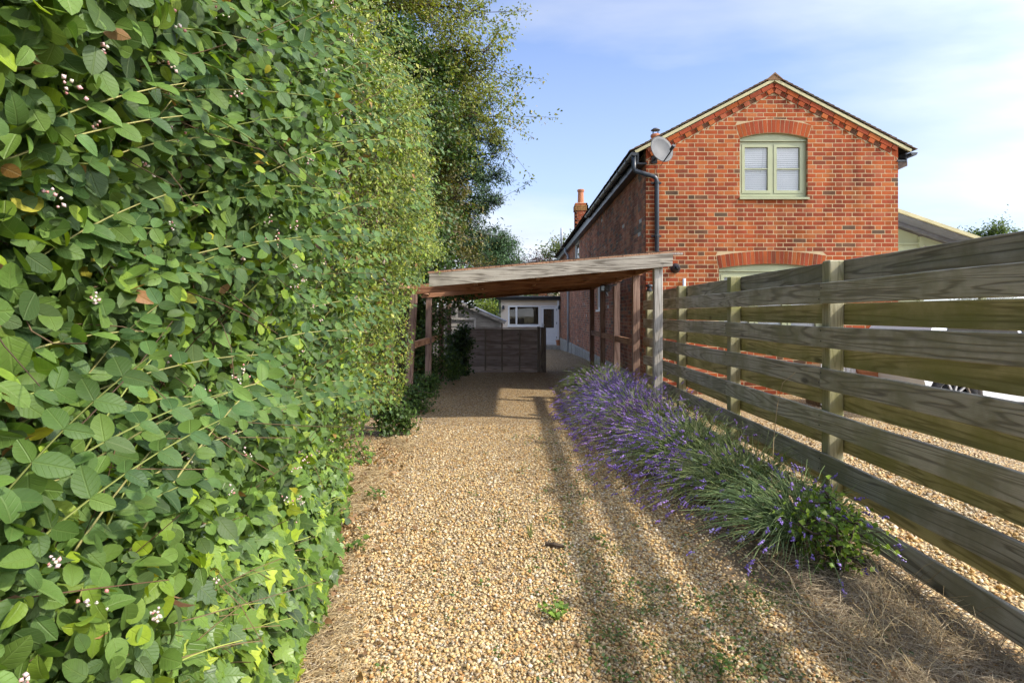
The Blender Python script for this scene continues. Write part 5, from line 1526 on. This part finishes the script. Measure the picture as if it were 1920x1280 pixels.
# ---------------------------------------------------------------- lavender along the fence
def lavender(x, y, r, h, bloom, lean, seed, label, nst=620, nfo=1500):
    global rng
    keep = rng; rng = np.random.default_rng(seed)
    t = thing('lavender_bush', label, 'lavender', (x, y, 0), 'lavender along the fence')
    n = nst; tone = np.array([1, 1, 1.]) * rng.uniform(.82, 1.18) * np.array([rng.uniform(.9, 1.15), 1, rng.uniform(.92, 1.08)])
    a = rng.random(n) * 2 * PI; q = rng.random(n) ** .6
    base = np.stack([x + np.cos(a) * r * .35 * q, y + np.sin(a) * r * .35 * q, np.full(n, .06)], 1)
    el = np.radians(90 - 72 * q + rng.normal(0, 7, n)); ln = rng.uniform(.75, 1.12, n) * h * (1 + .25 * q)
    d = np.stack([np.cos(a) * np.cos(el), np.sin(a) * np.cos(el), np.sin(el)], 1) + np.array([lean[0], lean[1], 0]) * rng.uniform(.2, 1.0, (n, 1))
    d = unit(d)
    tip = base + d * ln[:, None] * np.array([1.15, 1.15, 1.0]); tip[:, 2] -= .16 * ln * q * rng.uniform(.2, 1.5, n); tip[:, 2] = np.maximum(tip[:, 2], .04)
    tip[:, 0] = np.where(tip[:, 0] > 2.0, 2.0 - .1 * rng.random(n), tip[:, 0])
    mid = base + d * ln[:, None] * .55 + np.array([0, 0, .20]) * ln[:, None] + .06 * ln[:, None] * rng.normal(size=(n, 3)); tip = tip + .05 * ln[:, None] * rng.normal(size=(n, 3)); tip[:, 2] = np.maximum(tip[:, 2] - .10 * ln * q, .04)
    K = 5; P = bez(base, mid, tip, K)
    st = Strips(); st.add(P, .0019, .0011, cols([(.22, .28, .10), (.28, .33, .13), (.16, .215, .085), (.32, .31, .17)], [4, 4, 3, 1], n) * tone * 1.15); st.build('stems', M['stick'], t)
    # narrow grey-green leaves in the lower mound
    m = nfo; i = rng.integers(0, n, m); f = rng.uniform(.05, .62, m)
    u = f * (K - 1); k0 = np.floor(u).astype(int); loc = P[i, k0] + (P[i, k0 + 1] - P[i, k0]) * (u - k0)[:, None]
    sd_ = unit(P[i, k0 + 1] - P[i, k0]); dd = unit(sd_ + .55 * rng.normal(size=(m, 3)))
    Lv = Leaves(); Lv.add(slip(.065, .08), rnd_unit(m) + np.array([.2, -.2, .5]), dd, rng.uniform(.05, .10, m), loc, cols([(.11, .165, .065), (.145, .20, .085), (.085, .13, .055), (.19, .24, .09)], [3, 3, 2, 1], m), np.ones(m, bool)); Lv.build('leaves', M['small'], t)
    # flower spikes: whorls of small florets up the tip of the stem
    b = rng.random(n) < bloom(P[:, -1])
    tb = P[b, -1]; td = unit(P[b, -1] - P[b, -2]); nb = len(tb)
    locs, scs, cc = [], [], []
    colr = cols([(.24, .15, .40), (.31, .205, .47), (.18, .11, .32), (.40, .30, .53)], [4, 3, 3, 1], nb, .16) * tone
    for j in range(6):
        w = [.013, .0165, .018, .0175, .015, .011][j]
        for q_ in range(1):
            locs.append(tb + td * (-.012 + j * .0088) + rng.normal(size=(nb, 3)) * .0035); scs.append(rng.uniform(.8, 1.25, nb) * w); cc.append(colr * rng.uniform(.8, 1.25, (nb, 1)))
    if nb: blobs('flowers', np.concatenate(locs), np.concatenate(scs), np.concatenate(cc), M['flower'], t)
    b = MB((.1, .08, .05))
    for k in range(9):
        a_ = k * .7; b.tube([(x + .02 * math.cos(a_), y + .02 * math.sin(a_), 0), (x + .09 * math.cos(a_), y + .09 * math.sin(a_), .09), (x + .2 * r / .5 * math.cos(a_), y + .2 * r / .5 * math.sin(a_), .16)], [.012, .009, .005], 5)
    b.build('woody_base', M['bark'], t)
    rng = keep
full_ = lambda p: np.clip(.80 - 1.1 * (p[:, 0] - 1.45), .08, .95)
lavender(1.70, 3.66, .38, .40, lambda p: np.where(p[:, 1] < 3.5, .30, .12), (-.55, -.35), 31, 'lavender bush of long bare green stems with few flowers, nearest the camera', 460, 1300)
lavender(1.64, 4.40, .44, .46, lambda p: np.clip(.60 - 1.8 * (p[:, 0] - 1.15), .06, .8), (-.6, -.25), 32, 'lavender bush with sprawling green stems, second from the camera', 560, 1500)
lavender(1.54, 5.2, .48, .50, lambda p: np.clip(.95 - 2.0 * (p[:, 0] - 1.15), .06, .95), (-.55, -.2), 33, 'lavender bush purple on the drive side and green by the fence, third from the camera', 760, 2200)
lavender(1.50, 6.05, .50, .50, lambda p: np.clip(1.0 - 2.0 * (p[:, 0] - 1.18), .08, 1), (-.5, -.15), 34, 'densely flowering lavender bush just nearer than the grey front post of the carport', 900, 1900)
lavender(1.42, 6.95, .5, .50, lambda p: np.clip(1.0 - 1.6 * (p[:, 0] - 1.2), .12, 1), (-.45, -.1), 35, 'densely flowering purple lavender bush beside the foot of the grey front post', 950, 1700)
lavender(1.40, 7.9, .5, .50, lambda p: np.clip(1.1 - 1.0 * (p[:, 0] - 1.3), .2, 1), (-.4, 0), 36, 'flowering lavender bush under the carport edge, between the first two right posts', 850, 1500)
lavender(1.42, 8.9, .5, .48, lambda p: np.clip(.7 - 1.0 * (p[:, 0] - 1.3), .1, .8), (-.3, 0), 37, 'lavender bush with mixed green stems and flowers by the second right carport post', 620, 1700)
lavender(1.50, 10.1, .5, .50, lambda p: np.full(len(p), .12), (-.2, 0), 38, 'dark green lavender mound hardly in flower, deep under the carport roof', 520, 2200)
lavender(1.58, 11.4, .45, .45, lambda p: np.full(len(p), .05), (-.2, 0), 39, 'farthest dark green lavender mound, by the house wall under the carport', 420, 1800)
# dry stalk standing among them
t = thing('dry_stalk', 'tall bent straw-coloured dry stalk standing among the lavender before the fence', 'stalk', (1.75, 4.1, 0))
st = Strips(); p = np.array([[(1.68, 3.95, .0), (1.69, 3.98, .3), (1.71, 4.0, .55), (1.735, 4.0, .78), (1.77, 4.0, .93), (1.85, 3.99, 1.0)]]); st.add(p, .0035, .0022, np.array([[.45, .34, .20]]))
for k in range(5):
    a = k * 1.25; q = np.array([[(1.69, 3.98, .27), (1.69 + .07 * math.cos(a), 3.98 + .07 * math.sin(a), .30), (1.69 + .16 * math.cos(a), 3.98 + .16 * math.sin(a), .26 + .03 * (k % 2))]]); st.add(q, .0022, .0012, np.array([[.40, .29, .17]]))
st.build('stem', M['stick'], t, None)
tree('young_bramble', 'small bright green leafy plant at the near end of the lavender, by the lowest board', (1.72, 3.22, 0), .34, .17, .008, [kite(.40, .15, .1), kite(.36)], M['small'], [(.16, .25, .03), (.22, .32, .035), (.11, .185, .03)], [3, 2, 2], 60, 12, (.024, .042), crown_lo=.1, shape=lambda u: 1.0, limb_n=12, twig=.16, sig=.04, droop=.15, seed=41, cat='plant')

# ---------------------------------------------------------------- loose gravel, stone by stone
def stone_templates():
    out = []
    ph = (1 + 5 ** .5) / 2
    iv = unit(np.array([(-1, ph, 0), (1, ph, 0), (-1, -ph, 0), (1, -ph, 0), (0, -1, ph), (0, 1, ph), (0, -1, -ph), (0, 1, -ph), (ph, 0, -1), (ph, 0, 1), (-ph, 0, -1), (-ph, 0, 1)], float))
    it = np.array([(0, 11, 5), (0, 5, 1), (0, 1, 7), (0, 7, 10), (0, 10, 11), (1, 5, 9), (5, 11, 4), (11, 10, 2), (10, 7, 6), (7, 1, 8), (3, 9, 4), (3, 4, 2), (3, 2, 6), (3, 6, 8), (3, 8, 9), (4, 9, 5), (2, 4, 11), (6, 2, 10), (8, 6, 7), (9, 8, 1)])
    for s in range(8):
        r_ = np.random.default_rng(100 + s)
        v = iv * r_.uniform(.62, 1.1, (12, 1)) * np.array([1.0, r_.uniform(.6, .85), r_.uniform(.42, .65)]) * .5
        out.append((v, it))
    return out
ST = stone_templates()
def chip_templates():                    # simpler stones of eight faces for where they show only a few pixels across
    out = []
    for s in range(8):
        r_ = np.random.default_rng(200 + s)
        v = OCT[0] * np.array([1.15, 1.15, 1.0]) * r_.uniform(.8, 1.2, (6, 1)) * np.array([1.0, r_.uniform(.65, .9), r_.uniform(.5, .75)])
        out.append((v + r_.normal(0, .06, (6, 3)), OCT[1]))
    return out
CHIP = chip_templates()
SC_ = np.array(STONES); SW_ = np.array([16, 18, 17, 9, 9, 12, 15, 5, 6.]); SW_ /= SW_.sum()
def stones(name, label, x, y, size, lift=.3, near=3.3):
    n = len(x)
    sc = size * np.exp(rng.normal(0, .30, n))
    sc = np.minimum(sc, size.max() * 1.9 if hasattr(size, 'max') else size * 1.9)
    nn = unit(np.array([0, 0, 1.]) + .38 * rng.normal(size=(n, 3))); tt = rnd_unit(n)
    R = frames(nn, tt); z = gz(x, y) + sc * lift * rng.uniform(.0, 1.0, n)
    loc = np.stack([x, y, z], 1); c = SC_[rng.choice(len(SC_), n, p=SW_)] * (1 + .14 * rng.normal(size=(n, 1)))
    dirt = smooth((vnoise(x * 1.6, y * .55, 3.3) + .5 * vnoise(x * 5, y * 4, 1.2) + .9 * np.exp(-((x - .38) / .22) ** 2) + .6 * smooth((x - .9) / .6) - .25) / .9)
    c = c * (1 - .42 * dirt)[:, None] * np.stack([1 + 0 * x, 1 - .05 * dirt, 1 - .14 * dirt], 1); c = (.15 * c.mean(0) + .85 * c) * np.array([.99, .96, .90])
    part = rng.integers(0, len(ST), n); V, Fc, C = [], [], []; off = 0
    for i, T in enumerate(ST + CHIP):
        q = (part == i % 8) & ((y < near) if i < 8 else (y >= near))
        if not q.any(): continue
        v, f = scatter(T[0], T[1], R[q], sc[q] * (1 if i < 8 else 1.08), loc[q]); V.append(v); Fc.append(f + off); off += len(v); C.append(np.repeat(c[q], len(T[0]), axis=0))
    me = np_mesh(name, np.concatenate(V), np.concatenate(Fc), np.clip(np.concatenate(C), .02, .9), False)
    return tag(link(name, me, M['stone']), label, None, None, 'stuff')
def scatter_xy(n, y0, y1, xl, xr, pw=1.6):
    """more stones nearer the camera; XL and XR: the left and right bound at a given y"""
    u = rng.random(n); e = 1 - pw
    y = (y0 ** e + u * (y1 ** e - y0 ** e)) ** (1 / e)
    a, b = xl(y), xr(y)
    return a + (b - a) * rng.random(n), y
x, y = scatter_xy(57000, 1.95, 7.6, lambda y: foot_x(y) - .15, lambda y: np.interp(y, [2, 3.2, 4.2, 7.6], [2.0, 1.9, 1.45, 1.25]), 1.9)
k = in_view(np.stack([x, y, x * 0], 1), .06) & (rng.random(len(x)) > smooth((x - 1.15) / .5) * (y < 3.4) * .8)
stones('gravel', 'loose tan and white gravel stones on the drive', x[k], y[k], np.full(k.sum(), .0165))
x, y = scatter_xy(9000, 2.2, 8.0, lambda y: 2.25 + 0 * y, lambda y: 2.9 + .28 * y, 1.3)
stones('gravel', 'loose gravel stones in the yard beyond the fence', x, y, np.full(len(x), .024), .3, 0)

# ---------------------------------------------------------------- dry grass, leaf litter and weeds on the gravel
def blades(name, label, x, y, ln, w, pal, pw, up, curl=.3, mat='stick'):
    n = len(x); a = rng.random(n) * 2 * PI
    b = np.stack([x, y, gz(x, y) + .008 + .02 * rng.random(n) * (up < .5)], 1)
    d = unit(np.stack([np.cos(a), np.sin(a), up * rng.uniform(.2, 1.4, n)], 1)); l = rng.uniform(*ln, n)
    tip = b + d * l[:, None]; tip[:, 2] = np.maximum(tip[:, 2] - curl * l * .5, .008)
    mid = b + d * (l * .5)[:, None] + np.stack([rng.normal(0, .25, n) * l, rng.normal(0, .25, n) * l, .12 * l], 1)
    st = Strips(); st.add(bez(b, mid, tip, 4), w, w * .35, cols(pal, pw, n))
    me = np_mesh(name, np.concatenate(st.V), np.concatenate(st.F), np.concatenate(st.C), True)
    return tag(link(name, me, M[mat]), label, None, None, 'stuff')
STRAW = [(.50, .38, .20), (.42, .31, .16), (.58, .47, .29), (.31, .22, .12), (.22, .15, .08)]
n = 5200; y = rng.uniform(2.0, 6.6, n); x = foot_x(y) + .02 + np.abs(rng.normal(0, .15, n)) + .10 * vnoise(y * 1.9, 0, 3)
k = (vnoise(x * 2.2, y * 1.6, 8.2) > -.25) ; blades('dry_grass', 'matted straw of dry grass along the foot of the hedge', x[k], y[k], (.05, .16), .0014, STRAW, [4, 4, 2, 2, 1], .12)
n = 7500; y = rng.uniform(1.9, 3.9, n); x = rng.uniform(1.0, 2.0, n); k = (rng.random(n) < smooth((x - (1.08 + .22 * (y - 2))) / .35) * (1 - .5 * smooth((y - 3.2) / .6))); blades('dry_grass', 'dry trampled grass between the gravel and the fence, near right', x[k], y[k], (.05, .19), .0015, [(.46, .37, .24), (.37, .29, .185), (.56, .46, .31), (.26, .20, .135)], [3, 4, 2, 2], .22)
n = 900; y = rng.uniform(1.9, 3.4, n); x = rng.uniform(1.35, 2.0, n); k = (vnoise(x * 4, y * 4, 1.1) > .1); blades('dry_grass', 'upright dry grass stalks beside the lowest fence board', x[k], y[k], (.10, .26), .0016, STRAW, [4, 3, 3, 1, 0], 1.3, .1)
n = 2600; y = rng.uniform(1.95, 3.6, n); x = rng.uniform(.35, 1.6, n); k = (vnoise(x * 3.1, y * 2.7, 6.1) + .5 * vnoise(x * 8, y * 8, 2) > .30); blades('grass', 'thin green grass coming through the gravel, near right', x[k], y[k], (.015, .06), .0013, [(.10, .16, .035), (.14, .20, .05), (.07, .11, .03)], [3, 2, 2], .8)
def weed_leaves(name, label, x, y, size, pal, pw, T=None):
    n = len(x); loc = np.stack([x, y, gz(x, y) + .012 + .025 * rng.random(n)], 1)
    Lv = Leaves(); nn = unit(np.array([0, 0, 1.]) + .5 * rng.normal(size=(n, 3)))
    R = frames(nn, rnd_unit(n)); T = T or kite(.4, .1, .1)
    V, Fc = scatter(T[0], T[1], R, rng.uniform(*size, n), loc)
    me = np_mesh(name, V, Fc, np.repeat(cols(pal, pw, n), len(T[0]), axis=0), True)
    return tag(link(name, me, M['small']), label, None, None, 'stuff')
cx_ = rng.uniform(-.5, 1.5, 120); cy_ = 2.0 * (3.5) ** rng.random(120); cx_ = np.where(rng.random(120) < .6, rng.normal(.32, .14, 120) + .02 * cy_, cx_)
x = np.repeat(cx_, 12) + rng.normal(0, .028, 1440); y = np.repeat(cy_, 12) + rng.normal(0, .03, 1440)
weed_leaves('weeds', 'tiny green weeds scattered over the gravel', x, y, (.010, .022), [(.08, .14, .03), (.11, .18, .035), (.06, .10, .03)], [3, 2, 2])
n = 1500; x = rng.uniform(.55, 1.6, n); y = rng.uniform(1.95, 3.3, n); k = vnoise(x * 3.1, y * 2.7, 6.1) > .22
weed_leaves('weeds', 'patch of small clover-like weeds in the near right gravel', x[k], y[k], (.012, .026), [(.075, .12, .03), (.10, .15, .04)], [3, 2])
n = 420; y = rng.uniform(2.0, 6.5, n); x = foot_x(y) + np.abs(rng.normal(0, .22, n))
weed_leaves('leaf_litter', 'brown fallen leaves at the foot of the hedge', x, y, (.02, .055), [(.25, .14, .06), (.33, .20, .09), (.17, .095, .045)], [3, 2, 2], OVAL[1])
n = 240; y = rng.uniform(2.0, 6.0, n); x = rng.uniform(-.6, 1.8, n)
weed_leaves('leaf_litter', 'few small tan fallen leaves on the gravel', x, y, (.015, .035), [(.34, .21, .09), (.28, .17, .08)], [3, 2], OVAL[1])
def little_plant(name, label, x, y, n, r, h, size, pal, T, seed, grass=False):
    global rng
    keep = rng; rng = np.random.default_rng(seed)
    t = thing(name, label, 'weed', (x, y, 0), 'weeds growing in the gravel')
    a = rng.random(n) * 2 * PI; b = np.tile(np.array([[x, y, float(gz(x, y)) + .004]]), (n, 1)) + np.stack([rng.normal(0, r * .12, n), rng.normal(0, r * .12, n), np.zeros(n)], 1)
    e = b + np.stack([np.cos(a) * r * rng.uniform(.2, 1, n), np.sin(a) * r * rng.uniform(.2, 1, n), h * rng.uniform(.4, 1, n)], 1)
    st = Strips(); st.add(bez(b, (b + e) / 2 + np.array([0, 0, h * .3]), e, 5), .0017, .0006 if grass else .001, cols(pal, [1] * len(pal), n)); st.build('stems', M['stick'], t)
    if not grass:
        Lv = Leaves(); loc = np.repeat(e, 3, axis=0) + rng.normal(size=(3 * n, 3)) * size[0] * .35; m = 3 * n
        Lv.add(T, unit(np.array([.1, -.1, 1.]) + .35 * rng.normal(size=(m, 3))), rnd_unit(m), rng.uniform(*size, m), loc, cols(pal, [1] * len(pal), m), np.ones(m, bool)); Lv.build('leaves', M['leaf'], t)
    rng = keep
G1 = [(.13, .22, .03), (.17, .27, .035), (.10, .17, .03)]
little_plant('gravel_weed', 'bright green lobed weed in the middle of the near gravel', .19, 2.76, 16, .075, .06, (.020, .032), G1, IVY[2], 51)
little_plant('grass_tuft', 'small upright grass tuft in the middle of the drive', .10, 3.74, 26, .045, .11, (.02, .03), [(.16, .20, .05), (.22, .24, .08)], None, 52, True)
little_plant('gravel_weed', 'narrow pointed green seedling at the bottom edge right of the middle', .785, 2.32, 5, .03, .06, (.03, .045), G1, kite(.22), 53)
little_plant('gravel_weed', 'low green weed at the foot of the hedge where the straw begins', -1.02, 4.5, 12, .08, .07, (.022, .035), [(.08, .14, .03), (.11, .18, .03)], OVAL[0], 54)
little_plant('gravel_weed', 'trailing sprig of hedge leaves lying out over the gravel', -.94, 3.55, 9, .12, .07, (.030, .045), [(.08, .14, .03), (.12, .20, .03)], OVAL[0], 55)
little_plant('gravel_weed', 'small green weed in the gravel beside the lavender', .52, 3.72, 10, .045, .03, (.012, .022), [(.09, .15, .03), (.12, .19, .04)], kite(.4), 56)
b = MB(); b.tube([(.19, 3.62, .015), (.24, 3.60, .018), (.30, 3.585, .012)], [.012, .016, .009], 6)
tw = b.build('wood_chip', M['bark']); tag(tw, 'short dark piece of wood lying in the gravel beside the grass tuft', 'wood chip')
# a bed of soil under the lavender
xs = np.arange(1.12, 2.02, .08); ys = np.arange(3.0, 12.2, .1)
grid_sheet('soil_bed', xs, ys, M['soil'], .006, 'dark soil bed under the lavender along the fence')
